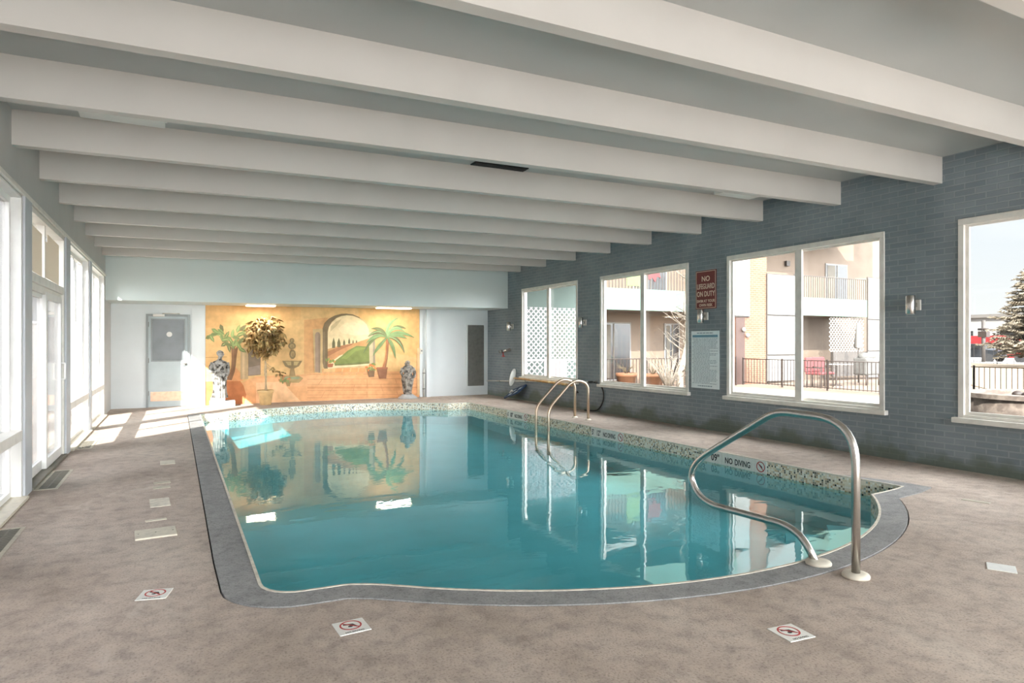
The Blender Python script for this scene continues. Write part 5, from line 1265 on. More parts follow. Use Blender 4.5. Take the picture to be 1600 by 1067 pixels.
def statue_two():
    bx, by = 5.11, 15.44
    r = root('stooped_statue', (bx, by, 0), 'small grey brown statue of a stooping draped figure in front of the painted palm', 'statue')
    MB().lathe([(.235, 0), (.24, .03), (.20, .06), (.15, .09), (.14, .11)], (bx, by, 0), 26, lambda a, h: 1+.06*math.sin(3*a+1), 1.0, .7).build('plinth', M['plinth'], r)
    mb = MB(); z = .09
    def fold(a, h): return 1+.10*math.sin(6*a+7*h)+.05*math.sin(11*a-12*h)
    mb.lathe([(.09, 0), (.10, .05), (.115, .16), (.13, .28), (.14, .38), (.13, .46), (.105, .52)], (bx, by, z), 48, fold, 1.0, .8)
    mb.lathe([(.10, .48), (.11, .55), (.13, .63), (.14, .68), (.11, .72), (.05, .75)], (bx+.01, by-.015, z), 28, lambda a, h: 1+.03*math.sin(8*a), 1.0, .7)
    hx, hy, hz = bx-.03, by-.07, z+.775
    mb.tube([(bx, by-.02, z+.72), (hx+.01, hy+.02, hz)], [.045, .04], 12)
    mb.ball((hx, hy, hz), .055, .062, .066, 18, 10); mb.ball((hx+.02, hy+.025, hz+.03), .062, .06, .052, 16, 10)
    mb.tube([(hx-.005, hy-.055, hz+.01), (hx-.008, hy-.074, hz-.018)], [.007, .012], 8)
    mb.ball((hx-.006, hy-.05, hz-.048), .02, .014, .01, 10, 6)
    for s in (-1, 1): mb.ball((hx+s*.06, hy+.004, hz), .01, .014, .02, 8, 6)
    mb.tube([(bx-.13, by, z+.67), (bx-.165, by-.02, z+.56), (bx-.15, by-.06, z+.47), (bx-.04, by-.13, z+.55)], [.045, .042, .036, .026], 12)
    mb.ball((bx-.01, by-.14, z+.575), .032, .02, .024, 10, 8)
    for k in range(4): mb.tube([(bx+.0, by-.145, z+.56+k*.011), (bx+.03, by-.14, z+.565+k*.011)], [.008, .006], 6)
    mb.tube([(bx+.14, by, z+.67), (bx+.18, by-.01, z+.56), (bx+.16, by-.05, z+.45), (bx+.08, by-.12, z+.43)], [.045, .042, .036, .026], 12)
    mb.ball((bx+.055, by-.13, z+.43), .03, .02, .024, 10, 8)
    for k in range(4): mb.tube([(bx+.05, by-.14, z+.415+k*.01), (bx+.02, by-.142, z+.412+k*.01)], [.008, .006], 6)
    mb.tube([(bx-.13, by-.05, z+.50), (bx+.0, by-.115, z+.42), (bx+.13, by-.07, z+.37)], [.03, .034, .03], 10)
    for k in range(4): mb.tube([(bx-.08+.05*k, by-.105+.008*abs(k-1.5), z+.42), (bx-.06+.035*k, by-.12, z+.2), (bx-.07+.045*k, by-.09, z+.02)], [.016, .018, .018], 8)
    fused('figure', mb, M['stone2'], r, .009)
statue_two()

# ---------------------------------------------------------------- gold potted tree
def potted_tree():
    bx, by = 1.79, 15.36; rr = random.Random(4)
    r = root('potted_tree', (bx, by, 0), 'tan potted artificial tree with drooping gold leaves by the painted wall', 'potted tree')
    pot_ = MB().lathe([(.115, 0), (.12, .01), (.155, .25), (.17, .27), (.175, .325), (.16, .33), (.15, .30), (.0, .295)], (bx, by, 0), 30).build('pot', M['pot'], r)
    MB().lathe([(.15, .295), (.10, .31), (.02, .315)], (bx, by, 0), 20, lambda a, h: 1+.03*math.sin(5*a)).build('soil', M['soil'], pot_)
    mb = MB()
    mb.tube([(bx, by, .30), (bx+.01, by, .7), (bx-.01, by-.01, 1.1), (bx+.01, by, 1.5), (bx, by, 1.8)], [.022, .02, .022, .018, .012], 9)
    mb.tube([(bx+.03, by+.01, .30), (bx-.02, by+.015, .75), (bx+.02, by-.01, 1.15), (bx-.03, by, 1.45)], [.014, .013, .012, .01], 8)
    tips = []
    for k in range(46):
        a = rr.uniform(0, 2*PI); z0 = rr.uniform(1.1, 1.75); R = rr.uniform(.12, .40); dz = rr.uniform(-.15, .22)
        p1 = Vector((bx+R*.5*math.cos(a), by+R*.35*math.sin(a), z0+dz*.8+.08)); p2 = Vector((bx+R*math.cos(a), by+R*.62*math.sin(a), z0+dz))
        mb.tube([(bx, by, z0-.08), p1, p2], [.008, .006, .004], 5); tips += [p1, p2, (p1+p2)/2]
    for (dx, z) in ((.26, .72), (.34, .68), (.16, .80)):
        q = Vector((bx+dx, by-.06, z)); mb.tube([(bx+.0, by, z+.14), (bx+dx*.5, by-.03, z+.06), q], [.006, .005, .003], 5); tips += [q]*1
    mb.build('trunk', M['trunk'], r)
    mb = MB()
    def leafm(c, size):
        a = rr.uniform(0, 2*PI); droop = rr.uniform(-1.3, .1); tw = rr.uniform(-.9, .9)
        R = Matrix.Rotation(a, 3, 'Z') @ Matrix.Rotation(-droop, 3, 'Y') @ Matrix.Rotation(tw, 3, 'X')
        L, W = size, size*.30
        o = [(0, 0, 0), (L*.28, W, -.006), (L*.65, W*.75, -.012), (L, 0, -.03), (L*.65, -W*.75, -.012), (L*.28, -W, -.006)]
        mid = [(L*.28, 0, .012), (L*.65, 0, .008)]
        vs = [mb.bm.verts.new(Vector(c)+R @ Vector(p)) for p in o+mid]
        for f in ((0, 1, 6), (1, 2, 7, 6), (2, 3, 7), (0, 6, 5), (6, 7, 4, 5), (7, 3, 4)): mb.bm.faces.new([vs[i] for i in f])
    for k in range(560):
        # an upright egg of leaves with a ragged skirt
        while True:
            x, y, z = rr.uniform(-1, 1), rr.uniform(-1, 1), rr.uniform(-1, 1)
            q = x*x+y*y+z*z
            if .18 < q < 1: break
        zc_ = 1.53+z*.47
        wd = .41 if z > -.2 else .41+(-.2-z)*.0
        cut = 1 if z > -.5 else rr.random()
        if cut < .25: continue
        leafm((bx-.0+x*wd-(.06 if z < -.3 else 0), by-.02+y*.24, zc_), rr.uniform(.10, .17))
    for t in tips[-3:]:
        for k in range(5): leafm(t+Vector((rr.uniform(-.04, .04), rr.uniform(-.02, .02), rr.uniform(-.04, .04))), rr.uniform(.08, .12))
    mb.build('foliage', M['gold'], r, recalc=False)
potted_tree()

# ---------------------------------------------------------------- outdoors beyond the brick wall
ALBEDO = OUT_DIM   # outdoor colours darkened to stand in for a lower exposure out there
X = dict(
    ground=deck_mat('courtyard_ground', 'C2A48C', 'CEB29C', 'DAC2AE', 'B89A80', .2),
    walk=deck_mat('pale_walkway', 'CDBDAF', 'D8CABD', 'E2D6CA', 'C2B2A2', .15),
    dry=deck_mat('dry_grass', 'D8BC98', 'E2C8A6', 'EAD4B6', 'CDB488', .4),
    pale=paint('pale_stucco', 'B79F8A', .8, .06, 2),
    mint=paint('mint_fascia', '8FB5A0', .6, .05, 3),
    panel=paint('white_panel', 'D8D4CE', .6, .04, 2),
    bric=brick_mat('orange_brick', 'C08262', 'B67656', 'CDA68C', .22, .075, .012, 0, .8, .4),
    brown=paint('brown_door', '6B4B40', .6, .1, 6),
    rail=paint('rail_brown', '4A372D', .6, .1, 10),
    railw=paint('rail_grey', '6B625B', .6, .1, 10),
    dk=paint('dark_window', '3A3A3C', .2, .1, 4),
    curtain=paint('curtain', 'A39A8C', .8, .1, 6),
    lattice=paint('white_lattice', 'E6E0DE', .7, .05, 10),
    green=paint('green_gable_wall', '8FA89C', .7, .05, 2),
    bark=paint('white_bark', 'D9C9B6', .8, .15, 12, col2='9E8C78', var2=.6, scale2=9),
    twig=paint('brown_twigs', '8C7660', .8, .2, 9),
    redp=paint('red_fabric', 'A8484A', .7, .1, 9),
    greenp=paint('lime_fabric', '9DB873', .7, .1, 9),
    spruce=paint('spruce_needles', 'B4B4A2', .85, .3, 3.0, col2='D0C8B2', var2=.55, scale2=5),
    stonep=paint('planter_stone', 'B7A596', .85, .2, 9, .6, 14, col2='8E7C70', var2=.52, scale2=6),
    car=paint('red_car_paint', 'C2383C', .3, .04, 3),
    cardk=paint('dark_car_paint', '3B4048', .3, .04, 3),
    far=paint('far_white_wall', 'D5D3D0', .8, .04, 1),
    roof=paint('grey_roof', '9A948E', .8, .1, 2),
    terracotta=paint('terracotta', 'B57850', .8, .15, 6),
    tarp=paint('grey_cover', '8C8A86', .8, .12, 6),
    shrub=paint('dry_shrub', '8B7B5C', .9, .3, 6),
    leftwall=paint('pale_block_wall', 'C9C4BC', .8, .05, 1),
)
ALBEDO = .31
X['spruce'] = paint('spruce_needles', 'B5A68E', .85, .3, 3.0, col2='DCCFB6', var2=.55, scale2=5)
ALBEDO = .42
X['lattice'] = paint('white_lattice', 'F0E4E4', .7, .05, 10)
ALBEDO = 1.0
G = -.06
mb = MB().box(XR+.13, 140, -60, 110, -.5, G); tag(mb.build('ground_courtyard', X['ground']), 'tan courtyard ground', 'ground', kind='structure')
MB().box(0, 1, 0, 1, 0, 1).bm.free()
tag(MB().prism([(XR+.13, -30), (14.2, -30), (14.2, 4), (16.4, 9), (16.6, 15), (15.9, 15.8), (8.2, 15.8), (8.2, 13), (XR+.13, 13)], G-.1, G+.012).build('path', X['walk']), 'pale concrete walkway along the pool building', 'path', kind='structure')
tag(MB().prism([(19.6, -40), (51.9, -40), (51.9, 60), (27.5, 60), (27.5, 15), (20.3, 9.4)], G-.1, G+.02).build('lawn', X['dry']), 'dry tan lawn beyond the courtyard fence', 'lawn', kind='structure')
tag(MB().box(52, 75, -60, 100, G-.1, G+.03).build('road', paint('asphalt', '8E8B88', .9, .1, 2)), 'grey street beyond the lawn', 'road', kind='structure')

# apartment building around the courtyard
ab = root('apartment_building', (18, 17.5, 0), 'two storey motel wing with mint balconies, brick pier and white panels', 'building')
FY = 16.5; BY = 18.1
mb = MB()
mb.box(10.7, 28, BY, BY+.3, G, 8.9).build('back_wall', X['pale'], ab)
MB().box(10.7, 28, FY-.5, BY+.3, 8.8, 9.1).build('roof', X['pale'], ab)
MB().box(10.7, 17.3, FY-.1, BY, 5.62, 5.8).box(20.42, 24.65, FY-.1, BY, 5.62, 5.8).build('balcony_slab', X['pale'], ab)
MB().box(10.7, 17.3, FY-.14, FY-.04, 5.58, 6.3).box(20.42, 24.65, FY-.14, FY-.04, 5.58, 6.3).build('balcony_fascia', X['mint'], ab)
MB().box(10.7, 17.3, FY+.02, BY, 2.45, 2.62).box(20.42, 24.65, FY+.02, BY, 2.45, 2.62).build('balcony_slab', X['pale'], ab)
MB().box(10.7, 17.3, FY-.02, FY+.08, 2.43, 3.11).box(20.42, 24.65, FY-.02, FY+.08, 2.43, 3.11).build('balcony_fascia', X['mint'], ab)
MB().box(17.3, 18.93, FY, FY+1.6, G, 8.8).build('brick_pier', X['bric'], ab)
MB().box(17.38, 17.81, FY-.03, FY+.02, G, 2.28).build('door', X['brown'], ab)
mb = MB()
for x, z in ((17.72, 1.86), (17.90, 1.66)): mb.ball((x, FY-.07, z), .07, .07, .08, 10, 6)
mb.build('wall_lamp', X['panel'], ab)
for (x0, x1, z0, z1) in ((17.31, 18.0, 2.34, 5.5), (17.31, 18.0, 5.6, 8.7), (18.93, 20.42, 5.6, 8.7), (24.65, 25.9, 5.6, 8.7), (18.93, 20.42, 2.42, 3.86), (18.93, 20.42, .98, 2.36), (18.93, 20.42, .02, .92), (24.65, 25.9, 2.36, 4.0), (24.65, 25.9, 1.1, 2.3), (24.65, 25.9, .03, 1.04)):
    MB().box(x0, x1, FY-.08, FY, z0, z1, .01).build('panel', X['panel'], ab)
for q in ((17.30, 18.03, 2.30, 5.54), (18.9, 20.44, 0, 3.9), (24.62, 25.93, 0, 4.04)): MB().box(q[0], q[1], FY-.04, FY, q[2], q[3]).build('panel_frame', X['railw'], ab)
# windows and glass doors in the recessed wall
for k, (x0, x1, z0, z1) in enumerate(((12.6, 14.0, .15, 2.05), (15.6, 16.2, .1, 2.05), (24.3, 25.6, 2.75, 4.7), (11.2, 12.0, 3.2, 4.6), (14.2, 15.6, 2.9, 4.6), (19.2, 20.2, 3.4, 4.8), (21.6, 22.4, .1, 2.1))):
    w_ = MB().box(x0-.05, x1+.05, BY-.04, BY+.01, z0-.05, z1+.05).build('window_casing', X['panel'], ab)
    MB().box(x0, x1, BY-.05, BY-.035, z0, z1).build('pane', X['dk'], w_)
    c = (x0+x1)/2
    MB().box(c-.025, c+.025, BY-.06, BY-.03, z0, z1).box(x0+.03, c-.12, BY-.056, BY-.045, z0+.05, z1-.03).build('curtain', X['curtain'], w_)
MB().box(21.78, 21.98, BY-.12, BY, 4.5, 4.7).build('balcony_lamp', X['railw'], ab)
# balcony railings
def railing(x0, x1, z0, z1, y):
    mb = MB().box(x0, x1, y-.02, y+.02, z1-.03, z1)
    x = x0+.06
    while x < x1: mb.box(x-.009, x+.009, y-.009, y+.009, z0, z1-.03); x += .125
    return mb
railing(20.44, 24.63, 3.11, 3.94, FY+.05).build('balcony_railing', X['railw'], ab)
railing(10.72, 17.28, 3.11, 3.94, FY+.05).build('balcony_railing', X['railw'], ab)
# lattice screen beside the right-hand patio
def lattice(mb, x0, x1, z0, z1, y, step, w, d=.012):
    """two crossed layers of diagonal slats clipped to a rectangle"""
    for s in (1, -1):
        L = (x1-x0)+(z1-z0); c = -L
        yy = y if s == 1 else y+d
        while c < L:
            # line x - s*z = c' ; param on z
            pts = []
            if s == 1: f = lambda z: x0+c+(z-z0)
            else: f = lambda z: x0+c+(z1-z)
            za, zb2 = z0, z1
            if s == 1: za = max(z0, z0-c); zb2 = min(z1, z0+(x1-x0)-c)
            else: za = max(z0, z1-(x1-x0)+c); zb2 = min(z1, z1+c)
            if zb2-za > .02:
                h = w*.7
                mb.slab([(f(za)-h, yy, za), (f(za)+h, yy, za), (f(zb2)+h, yy, zb2), (f(zb2)-h, yy, zb2)], (0, d, 0))
            c += step
    return mb
mb = lattice(MB(), 22.5, 24.6, 1.05, 2.42, FY+.1, .17, .03); mb.build('patio_lattice', X['panel'], ab)
MB().box(22.62, 24.65, FY+.02, FY+.14, .1, 1.05).build('patio_wall', X['railw'], ab)

# lattice fence right outside the farthest window and the gable wall behind it
gw = root('neighbour_wall', (10, 15.9, 0), 'shaded green grey end wall behind the white lattice', 'wall')
MB().box(XR+.26, 10.6, 15.6, 15.8, G, 4.6).build('wall_panel', X['green'], gw)
MB().box(XR+.26, 10.6, 13.4, 15.6, 3.4, 3.55).build('soffit', X['panel'], gw)
lt = root('lattice_fence', (9, 14.2, G), 'white diagonal lattice fence outside the farthest window', 'fence')
mb = lattice(MB(), 7.72, 9.72, .96, 2.28, 14.2, .14, .030); mb.build('lattice_panel', X['lattice'], lt)
mb = lattice(MB(), 7.72, 8.28, G, .93, 14.2, .16, .032); mb = lattice(mb, 9.0, 9.72, G, .93, 14.2, .16, .032); mb.build('lattice_panel', X['lattice'], lt)
mb = MB().box(7.7, 9.72, 14.18, 14.24, .92, .97).box(7.7, 9.72, 14.18, 14.24, G, .02); mb.build('fence_rail', X['lattice'], lt)
mb = MB(); x = 8.3
while x < 8.98: mb.box(x, x+.105, 14.19, 14.215, G, .93); x += .115
mb.build('board_panel', X['lattice'], lt)
mb = MB()
for x in (7.68, 9.70): mb.box(x, x+.09, 14.17, 14.26, G, 2.30)
mb.build('post', X['lattice'], lt)

# courtyard picket fence
def picket_fence(pts, h, label, step=.125, mat='rail', group='iron railings in the courtyard', g=G):
    r = root('picket_fence', (pts[0][0], pts[0][1], g), label, 'fence', group)
    mb = MB(); posts = []
    for (x0, y0), (x1, y1) in zip(pts, pts[1:]):
        a, b = Vector((x0, y0, 0)), Vector((x1, y1, 0)); L = (b-a).length; d = (b-a)/L; n = max(2, round(L/step))
        mb.tube([a+Vector((0, 0, g+h)), b+Vector((0, 0, g+h))], .016, 6).tube([a+Vector((0, 0, g+.09)), b+Vector((0, 0, g+.09))], .013, 6)
        for k in range(1, n): p = a+d*(L*k/n); mb.box(p.x-.008, p.x+.008, p.y-.008, p.y+.008, g+.06, g+h)
        m = max(1, round(L/1.8))
        posts += [a+d*(L*k/m) for k in range(m+1)]
    mb.build('picket_panel', X[mat], r)
    for p in posts: MB().box(p.x-.02, p.x+.02, p.y-.02, p.y+.02, g, g+h+.04).build('post', X[mat], r)
    return r
picket_fence([(17.6, 16.35), (17.45, 11.3)], .9, 'brown iron railing running back from the courtyard to the brick pier')
picket_fence([(17.45, 11.2), (19.1, 9.75), (19.5, 3.4)], .8, 'brown iron railing in front of the dry lawn, beyond the round stone planter')
picket_fence([(11.3, 16.2), (17.1, 16.2)], .95, 'thin iron railing along the patio below the mint balcony')
picket_fence([(51, 60), (51, 21), (51, -6)], 1.3, 'dark fence far off along the street side of the lawn', .42, 'railw', None)

# things on the patios
def red_chair(x, y, rz, label):
    r = root('patio_chair', (x, y, G), label, 'chair', 'red patio chairs')
    mb = MB()
    MB().box(x-.26, x+.26, y-.25, y+.25, G+.42, G+.50, .03).build('seat', X['redp'], r)
    MB().box(x-.26, x+.26, y+.2, y+.28, G+.50, G+.98, .03).build('backrest', X['redp'], r)
    for sx in (-1, 1):
        for sy in (-1, 1): MB().tube([(x+sx*.23, y+sy*.21, G), (x+sx*.23, y+sy*.21, G+(.64 if sy < 0 else .42))], .014, 6).build('leg', X['rail'], r)
        MB().tube([(x+sx*.25, y-.23, G+.64), (x+sx*.25, y+.22, G+.66)], .016, 6).build('armrest', X['rail'], r)
    r.rotation_euler.z = rz
red_chair(18.45, 14.1, .3, 'red patio chair behind the iron railing, left one of the pair')
red_chair(19.05, 14.3, -.2, 'red patio chair behind the iron railing, right one of the pair')
r = root('patio_table', (20.0, 14.5, G), 'round patio table with pale cloth by the red chairs', 'table')
MB().lathe([(.5, .70), (.52, .72), (.52, .735), (.02, .74)], (20.0, 14.5, G), 24).build('table_top', X['panel'], r)
MB().lathe([(.2, 0), (.2, .02), (.03, .04), (.03, .70)], (20.0, 14.5, G), 14).build('pedestal', X['rail'], r)
r = root('grill', (21.2, 14.2, G), 'covered grey barbecue grill right of the patio table', 'grill')
MB().box(20.8, 21.6, 13.95, 14.45, G+.35, G+.95, .06).lathe([(.3, .9), (.28, 1.05), (.1, 1.12)], (21.2, 14.2, G), 16, None, 1.3, .8).build('cover', X['tarp'], r)
mb = MB()
for sx in (-.34, .34):
    for sy in (-.2, .2): mb.tube([(21.2+sx, 14.2+sy, G), (21.2+sx, 14.2+sy, G+.36)], .02, 6)
mb.build('legs', X['rail'], r)
r = root('patio_umbrella', (22.2, 15.2, G), 'closed white patio umbrella leaning by the lattice', 'umbrella')
MB().tube([(22.2, 15.2, G), (22.2, 15.2, 2.25)], .02, 8).build('pole', X['railw'], r)
MB().lathe([(.02, 2.2), (.06, 2.1), (.13, 1.3), (.09, 1.25)], (22.2, 15.2, G), 16, lambda a, h: 1+.2*math.sin(6*a)).build('canopy', X['panel'], r)
r = root('beach_towel', (12.95, FY-.05, 3.1), 'lime green cloth hung over the balcony railing', 'cloth')
MB().box(12.68, 13.2, FY+.005, FY+.027, 3.2, 3.96, .004).build('cloth', X['greenp'], r)
r = root('beach_towel', (13.7, FY-.05, 3.2), 'red cloth with ragged edge hung over the balcony railing', 'cloth')
MB().slab([(13.5, FY+.005, 3.98), (14.0, FY+.005, 3.98), (14.1, FY+.005, 3.72), (13.98, FY+.005, 3.7), (14.06, FY+.005, 3.5), (13.9, FY+.005, 3.55), (13.82, FY+.005, 3.36), (13.7, FY+.005, 3.5), (13.56, FY+.005, 3.42)], (0, .022, 0)).build('cloth', X['redp'], r)
def barrel(x, y, h, rad, mat, label):
    r = root('clay_planter', (x, y, G), label, 'planter', 'clay planters on the patio')
    MB().lathe([(rad*.75, 0), (rad*.95, h*.8), (rad*1.05, h*.82), (rad*1.05, h), (rad*.9, h), (rad*.85, h*.93), (.01, h*.93)], (x, y, G), 18).build('pot', X[mat], r)
    rr = random.Random(int(x*10)); mb = MB()
    for k in range(26):
        a = rr.uniform(0, 2*PI); mb.tube([(x, y, G+h*.9), (x+rad*.5*math.cos(a), y+rad*.5*math.sin(a), G+h+.15), (x+rad*1.1*math.cos(a), y+rad*1.1*math.sin(a), G+h+rr.uniform(.12, .4))], [.006, .005, .002], 4)
    mb.build('dry_stems', X['shrub'], r)
barrel(11.96, 15.6, .55, .3, 'terracotta', 'tall clay planter outside the second window, left one of the pair')
barrel(13.05, 15.7, .5, .34, 'terracotta', 'clay planter outside the second window, right one of the pair by the white tree')
# bare white tree
def bare_tree():
    rr = random.Random(9); bx, by = 13.5, 15.0
    r = root('bare_tree', (bx, by, G), 'bare white barked tree with twisting trunk outside the second window', 'tree')
    mb = MB()
    trunk = smooth_pts([(bx, by, G), (bx+.03, by, .5), (bx+.22, by, 1.1), (bx+.30, by, 1.8), (bx+.22, by, 2.5), (bx+.32, by, 3.3), (bx+.25, by, 4.4)], 4)
    mb.tube(trunk, [.11-.08*i/len(trunk) for i in range(len(trunk))], 9); mb.build('trunk', X['bark'], r)
    mb = MB()
    for k in range(60):
        z = rr.uniform(.5, 4.3); i = min(len(trunk)-1, int((z+.06)/4.46*len(trunk))); p = trunk[i]; a = rr.uniform(0, 2*PI); L = rr.uniform(.3, 1.0)
        d = Vector((math.cos(a), math.sin(a), rr.uniform(.2, 1.0)))
        q = p+d*L*.5+Vector((0, 0, .04)); e = q+Vector((d.x*.4, d.y*.4, d.z*.7))*L*.6+Vector((rr.uniform(-.1, .1),)*3)
        mb.tube([p, q, e], [.016, .011, .004], 5)
        for s in range(3):
            t = rr.uniform(.3, .9); b = p.lerp(e, t); mb.tube([b, b+Vector((rr.uniform(-.3, .3), rr.uniform(-.3, .3), rr.uniform(.05, .35)))], [.006, .002], 4)
    mb.build('branches', X['bark'], r)
bare_tree()
def bush(x, y, h, label, n=70, seed=2):
    rr = random.Random(seed); r = root('spiky_bush', (x, y, G), label, 'bush'); mb = MB()
    for k in range(n):
        a = rr.uniform(0, 2*PI); t = rr.uniform(.1, 1.0); L = h*rr.uniform(.6, 1.1)
        mb.tube([(x, y, G), (x+.35*t*L*math.cos(a), y+.35*t*L*math.sin(a), G+L*.6), (x+.75*t*L*math.cos(a), y+.75*t*L*math.sin(a), G+L)], [.011, .008, .002], 4)
    mb.build('stems', X['bark'], r)
bush(12.72, 14.6, 1.15, 'pale dry bush of thin stems at the foot of the white tree')
# round stone planter
r = root('stone_planter', (12.95, 5.55, G), 'round stone planter ring outside the nearest window', 'planter')
mb = MB(); R0, R1, zt = 1.05, .8, .52
mb.lathe([(R0, G), (R0, zt-.07)], (12.95, 5.55, 0), 48, lambda a, h: 1+.012*math.sin(23*a)); mb.build('stone_wall', X['stonep'], r)
mb = MB()
seg = 48
for k in range(seg):
    a, b = 2*PI*k/seg, 2*PI*(k+1)/seg; c = (12.95, 5.55)
    P_ = lambda q, t, z: (c[0]+q*math.cos(t), c[1]+q*math.sin(t), z)
    mb.hexa([P_(R1, a, zt-.075), P_(R0+.06, a, zt-.075), P_(R0+.06, b, zt-.075), P_(R1, b, zt-.075), P_(R1, a, zt), P_(R0+.06, a, zt), P_(R0+.06, b, zt), P_(R1, b, zt)])
mb.build('rim', X['stonep'], r)
MB().lathe([(R1, zt-.12), (.02, zt-.10)], (12.95, 5.55, 0), 30).build('gravel', X['walk'], r)
rr = random.Random(8)
for k, (dx, dy) in enumerate(((-.28, .1), (-.15, .3))):
    o = MB().ball((12.95+dx, 5.55+dy, zt-.03), .09, .08, .06, 12, 8).build('stone', X['rail'])
    tag(o, ('dark stone lying in the round planter, nearer the window', 'dark stone lying in the round planter, farther from the window')[k], 'stone', 'stones in the planter')

# spruce and street beyond
def spruce(x, y, h, w, label, seed):
    rr = random.Random(seed); r = root('spruce_tree', (x, y, G), label, 'tree')
    MB().tube([(x, y, G), (x, y, h*.9)], [.2, .03], 8).build('trunk', X['bark'], r)
    mb = MB(); z = .9
    while z < h:
        t = 1-(z-.9)/(h-.9); R = w*(t**.85)+.05; n = int(9+14*t)
        for k in range(n):
            a = 2*PI*k/n+rr.uniform(-.3, .3); L = R*rr.uniform(.65, 1.1)
            d = Vector((math.cos(a), math.sin(a), 0)); s = d.cross(Vector((0, 0, 1)))
            base = Vector((x, y, z)); tip = base+d*L+Vector((0, 0, L*rr.uniform(-.25, .25)))
            m = max(3, int(L/.16))
            for j in range(m):
                f = (j+.5)/m; p = base.lerp(tip, f); q = .30*(1-f*.55)*min(1.2, L)+.10
                for sd in (-1, 1):
                    e = p+s*sd*q*rr.uniform(.6, 1.1)+d*q*.7+Vector((0, 0, rr.uniform(-.14, .1)))
                    wv = d*.06
                    mb.poly([p-wv+Vector((0, 0, .03)), p+wv, e])
                    mb.poly([p+Vector((0, 0, -.07)), p+Vector((0, 0, .07)), e])
        z += .19+.12*t
    mb.build('foliage', X['spruce'], r, recalc=False)
spruce(47, 20.4, 7.3, 2.9, 'tall grey green spruce beyond the lawn, seen through the nearest window', 3)

def car(x, y, mat, label, rz=0):
    r = root('parked_car', (x, y, G), label, 'car', 'parked cars along the street')
    prof = [(-2.2, .35), (-2.2, .75), (-1.9, .9), (-1.2, .98), (-.6, 1.42), (.8, 1.45), (1.5, 1.0), (2.1, .88), (2.25, .6), (2.2, .35)]
    MB().slab([(x-.85, y+a, G+z) for a, z in prof], (1.7, 0, 0)).build('body', X[mat], r)
    MB().slab([(x-.87, y+a, G+z) for a, z in ((-1.05, 1.0), (-.55, 1.36), (.75, 1.38), (1.25, 1.02))], (1.74, 0, 0)).build('window', X['dk'], r)
    for a in (-1.4, 1.4):
        for sx in (-.86, .66): MB().tube([(x+sx, y+a, G+.33), (x+sx+.2, y+a, G+.33)], .33, 16).build('wheel', M['rubber'], r)
car(58, 29.5, 'cardk', 'dark car parked along the street, left of the red one')
car(58, 24.6, 'car', 'red car parked along the street below the spruce')
car(58, 19.6, 'cardk', 'dark car parked along the street, right of the red one')
r = root('street_awning', (64, 29, G), 'long red awning on posts across the street', 'awning')
MB().box(63, 65, 21, 34, 1.35, 2.1, .05).build('canopy', X['car'], r)
for y in (22, 26, 30, 33.5): MB().box(63.4, 63.6, y, y+.2, G, 1.4).build('post', X['far'], r)
r = root('utility_pole', (55.4, 27.6, G), 'utility pole beside the street, left of the spruce', 'pole')
MB().tube([(55.4, 27.6, G), (55.4, 27.6, 3.2)], .14, 8).build('shaft', X['railw'], r)
MB().tube([(55.2, 27.2, 2.5), (55.5, 28.0, 2.5)], .1, 6).box(55.2, 55.7, 27.3, 27.9, 1.9, 2.35).build('box', X['rail'], r)
r = root('distant_building', (90, 50, G), 'low white building far across the street', 'building')
MB().box(88, 100, 36, 75, G, 4.6).build('walls', X['far'], r)
MB().box(87.5, 100.5, 35.5, 75.5, 4.6, 5.0).build('roof', X['roof'], r)
for k in range(6): MB().box(87.9, 88.05, 39+k*6, 42+k*6, 1.0, 3.0).build('window', X['dk'], r)

# ---------------------------------------------------------------- outdoors beyond the glazed left wall
tag(MB().box(-90, XL-.17, -60, 110, -.5, G).build('ground_forecourt', X['walk']), 'pale concrete forecourt', 'ground', kind='structure')
r = root('forecourt_wall', (-6, 34, G), 'pale block wall at the end of the forecourt', 'wall')
MB().box(-22, -.8, 33, 33.3, G, 2.2).build('wall_panel', X['leftwall'], r)
MB().box(-22.1, -.7, 32.95, 33.35, 2.2, 2.3).build('coping_cap', X['panel'], r)
# unseen block added to keep the sun off the bays nearer the camera
r = root('unseen_sun_block', (-14, -8, G), 'tall unseen block added to shade the nearer bays', 'building')
MB().prism([(-9.2, -26), (-9.2, SHADE_Y), (-18, SHADE_Y-9.7), (-18, -26)], G, 10.2).build('walls', X['leftwall'], r)
MB().prism([(-9.0, -26.2), (-9.0, SHADE_Y+.1), (-18.2, SHADE_Y-9.9), (-18.2, -26.2)], 10.2, 10.5).build('roof', X['roof'], r)
for j in range(3):
    for k in range(6): MB().box(-9.22, -9.12, -24+k*4, -22.2+k*4, 1+j*3.1, 2.7+j*3.1).build('window', X['dk'], r)

# ---------------------------------------------------------------- light
sun = bpy.data.lights.new('sun', 'SUN'); sun.energy = SUN_E; sun.angle = math.radians(.55); sun.color = (1.0, .95, .89)
so = bpy.data.objects.new('sun', sun); COL.objects.link(so)
D = Vector((1, 1.1, -.9)).normalized()
so.rotation_euler = D.to_track_quat('-Z', 'Y').to_euler(); so.location = (-20, -20, 25)

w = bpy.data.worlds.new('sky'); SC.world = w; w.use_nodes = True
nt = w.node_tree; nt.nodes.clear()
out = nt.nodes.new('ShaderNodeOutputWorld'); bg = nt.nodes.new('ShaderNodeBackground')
tc = nt.nodes.new('ShaderNodeTexCoord')
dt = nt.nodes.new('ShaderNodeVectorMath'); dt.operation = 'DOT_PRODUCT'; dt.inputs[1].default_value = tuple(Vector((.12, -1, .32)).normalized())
nt.links.new(tc.outputs['Generated'], dt.inputs[0])
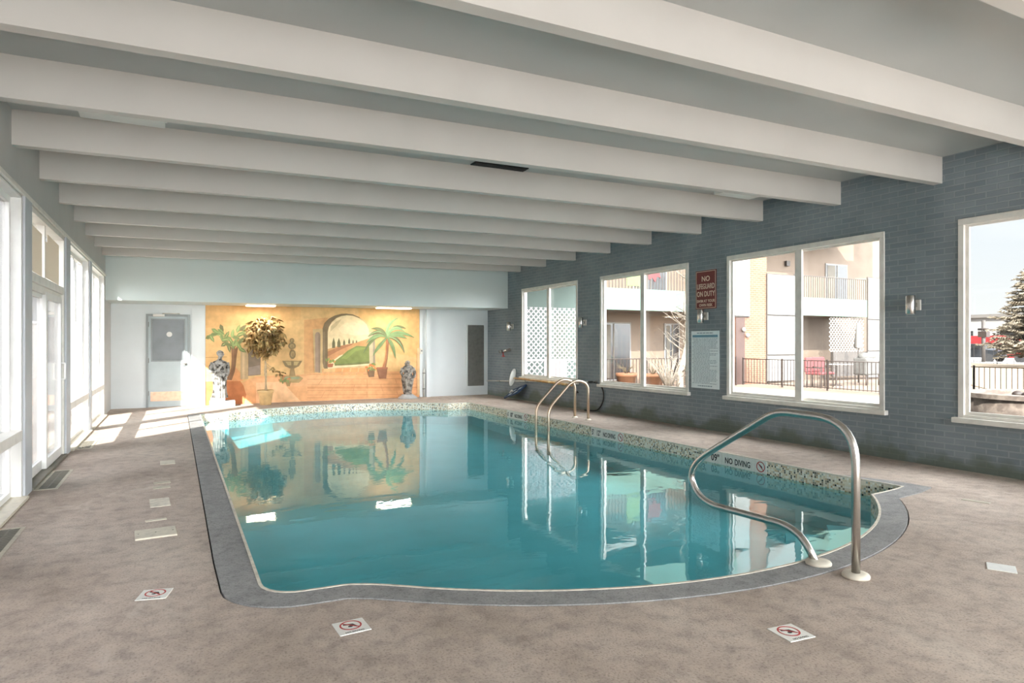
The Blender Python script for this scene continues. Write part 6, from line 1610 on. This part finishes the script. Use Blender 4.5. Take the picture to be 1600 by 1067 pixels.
# bright lobe added to light the room through the end glazing, pale blue elsewhere
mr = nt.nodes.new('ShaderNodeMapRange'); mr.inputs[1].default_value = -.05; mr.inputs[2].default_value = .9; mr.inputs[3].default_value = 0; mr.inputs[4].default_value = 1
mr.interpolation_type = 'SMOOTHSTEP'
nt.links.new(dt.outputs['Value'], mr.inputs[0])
sp = nt.nodes.new('ShaderNodeSeparateXYZ'); nt.links.new(tc.outputs['Generated'], sp.inputs[0])
k_ = SKY_AWAY
away = ramp(nt, sp.outputs[2], [(0.0, (.98*k_, .97*k_, .95*k_, 1)), (.18, (.84*k_, .90*k_, .97*k_, 1)), (.6, (.55*k_, .70*k_, .92*k_, 1))])
# thin cloud streaks
mp = nt.nodes.new('ShaderNodeMapping'); mp.inputs['Scale'].default_value = (1.5, 1.5, 7)
nt.links.new(tc.outputs['Generated'], mp.inputs[0])
nz = nt.nodes.new('ShaderNodeTexNoise'); nz.inputs['Scale'].default_value = 2.2; nz.inputs['Detail'].default_value = 6; nz.inputs['Distortion'].default_value = .4
nt.links.new(mp.outputs[0], nz.inputs['Vector'])
cl = ramp(nt, nz.outputs['Fac'], [(.48, (0, 0, 0, 1)), (.72, (.8, .8, .8, 1))])
away = mixrgb(nt, cl, away, (1.05*k_, 1.04*k_, 1.03*k_, 1))
col = mixrgb(nt, mr.outputs[0], away, tuple(SKY_LOBE)+(1,))
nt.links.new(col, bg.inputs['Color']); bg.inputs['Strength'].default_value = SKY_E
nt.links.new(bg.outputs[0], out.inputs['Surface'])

# tubes behind the ceiling panels and the lit recess lenses
def area(name, loc, sx, sy, e, col):
    l = bpy.data.lights.new(name, 'AREA'); l.shape = 'RECTANGLE'; l.size = sx; l.size_y = sy; l.energy = e; l.color = col
    o = bpy.data.objects.new(name, l); COL.objects.link(o); o.location = loc
    return o
for (x0, x1, y, z) in ((1.36, 1.98, 15.17, 2.16), (4.24, 5.1, 15.145, 2.185)): area('recess_lamp', ((x0+x1)/2, y, z), x1-x0-.06, .18, RECESS_E, (1.0, .96, .9))

# ---------------------------------------------------------------- camera and view
cam = bpy.data.cameras.new('camera'); co = bpy.data.objects.new('camera', cam); COL.objects.link(co)
cam.sensor_width = 36; cam.lens = 1012.35/1600*36; cam.shift_y = .00274; cam.clip_end = 400; cam.clip_start = .05
co.location = (0, 0, EYE); co.rotation_euler = (PI/2, 0, -.4795)
SC.camera = co
SC.view_settings.view_transform = 'Standard'; SC.view_settings.look = 'None'; SC.view_settings.gamma = 1.0; SC.view_settings.use_curve_mapping = False
SC.view_settings.exposure = EXPOSURE
cy = SC.cycles
cy.max_bounces = 14; cy.diffuse_bounces = 8; cy.glossy_bounces = 6; cy.transmission_bounces = 8; cy.transparent_max_bounces = 24
cy.use_denoising = True; cy.caustics_reflective = False; cy.caustics_refractive = False
cy.sample_clamp_indirect = 8.0; cy.blur_glossy = .3
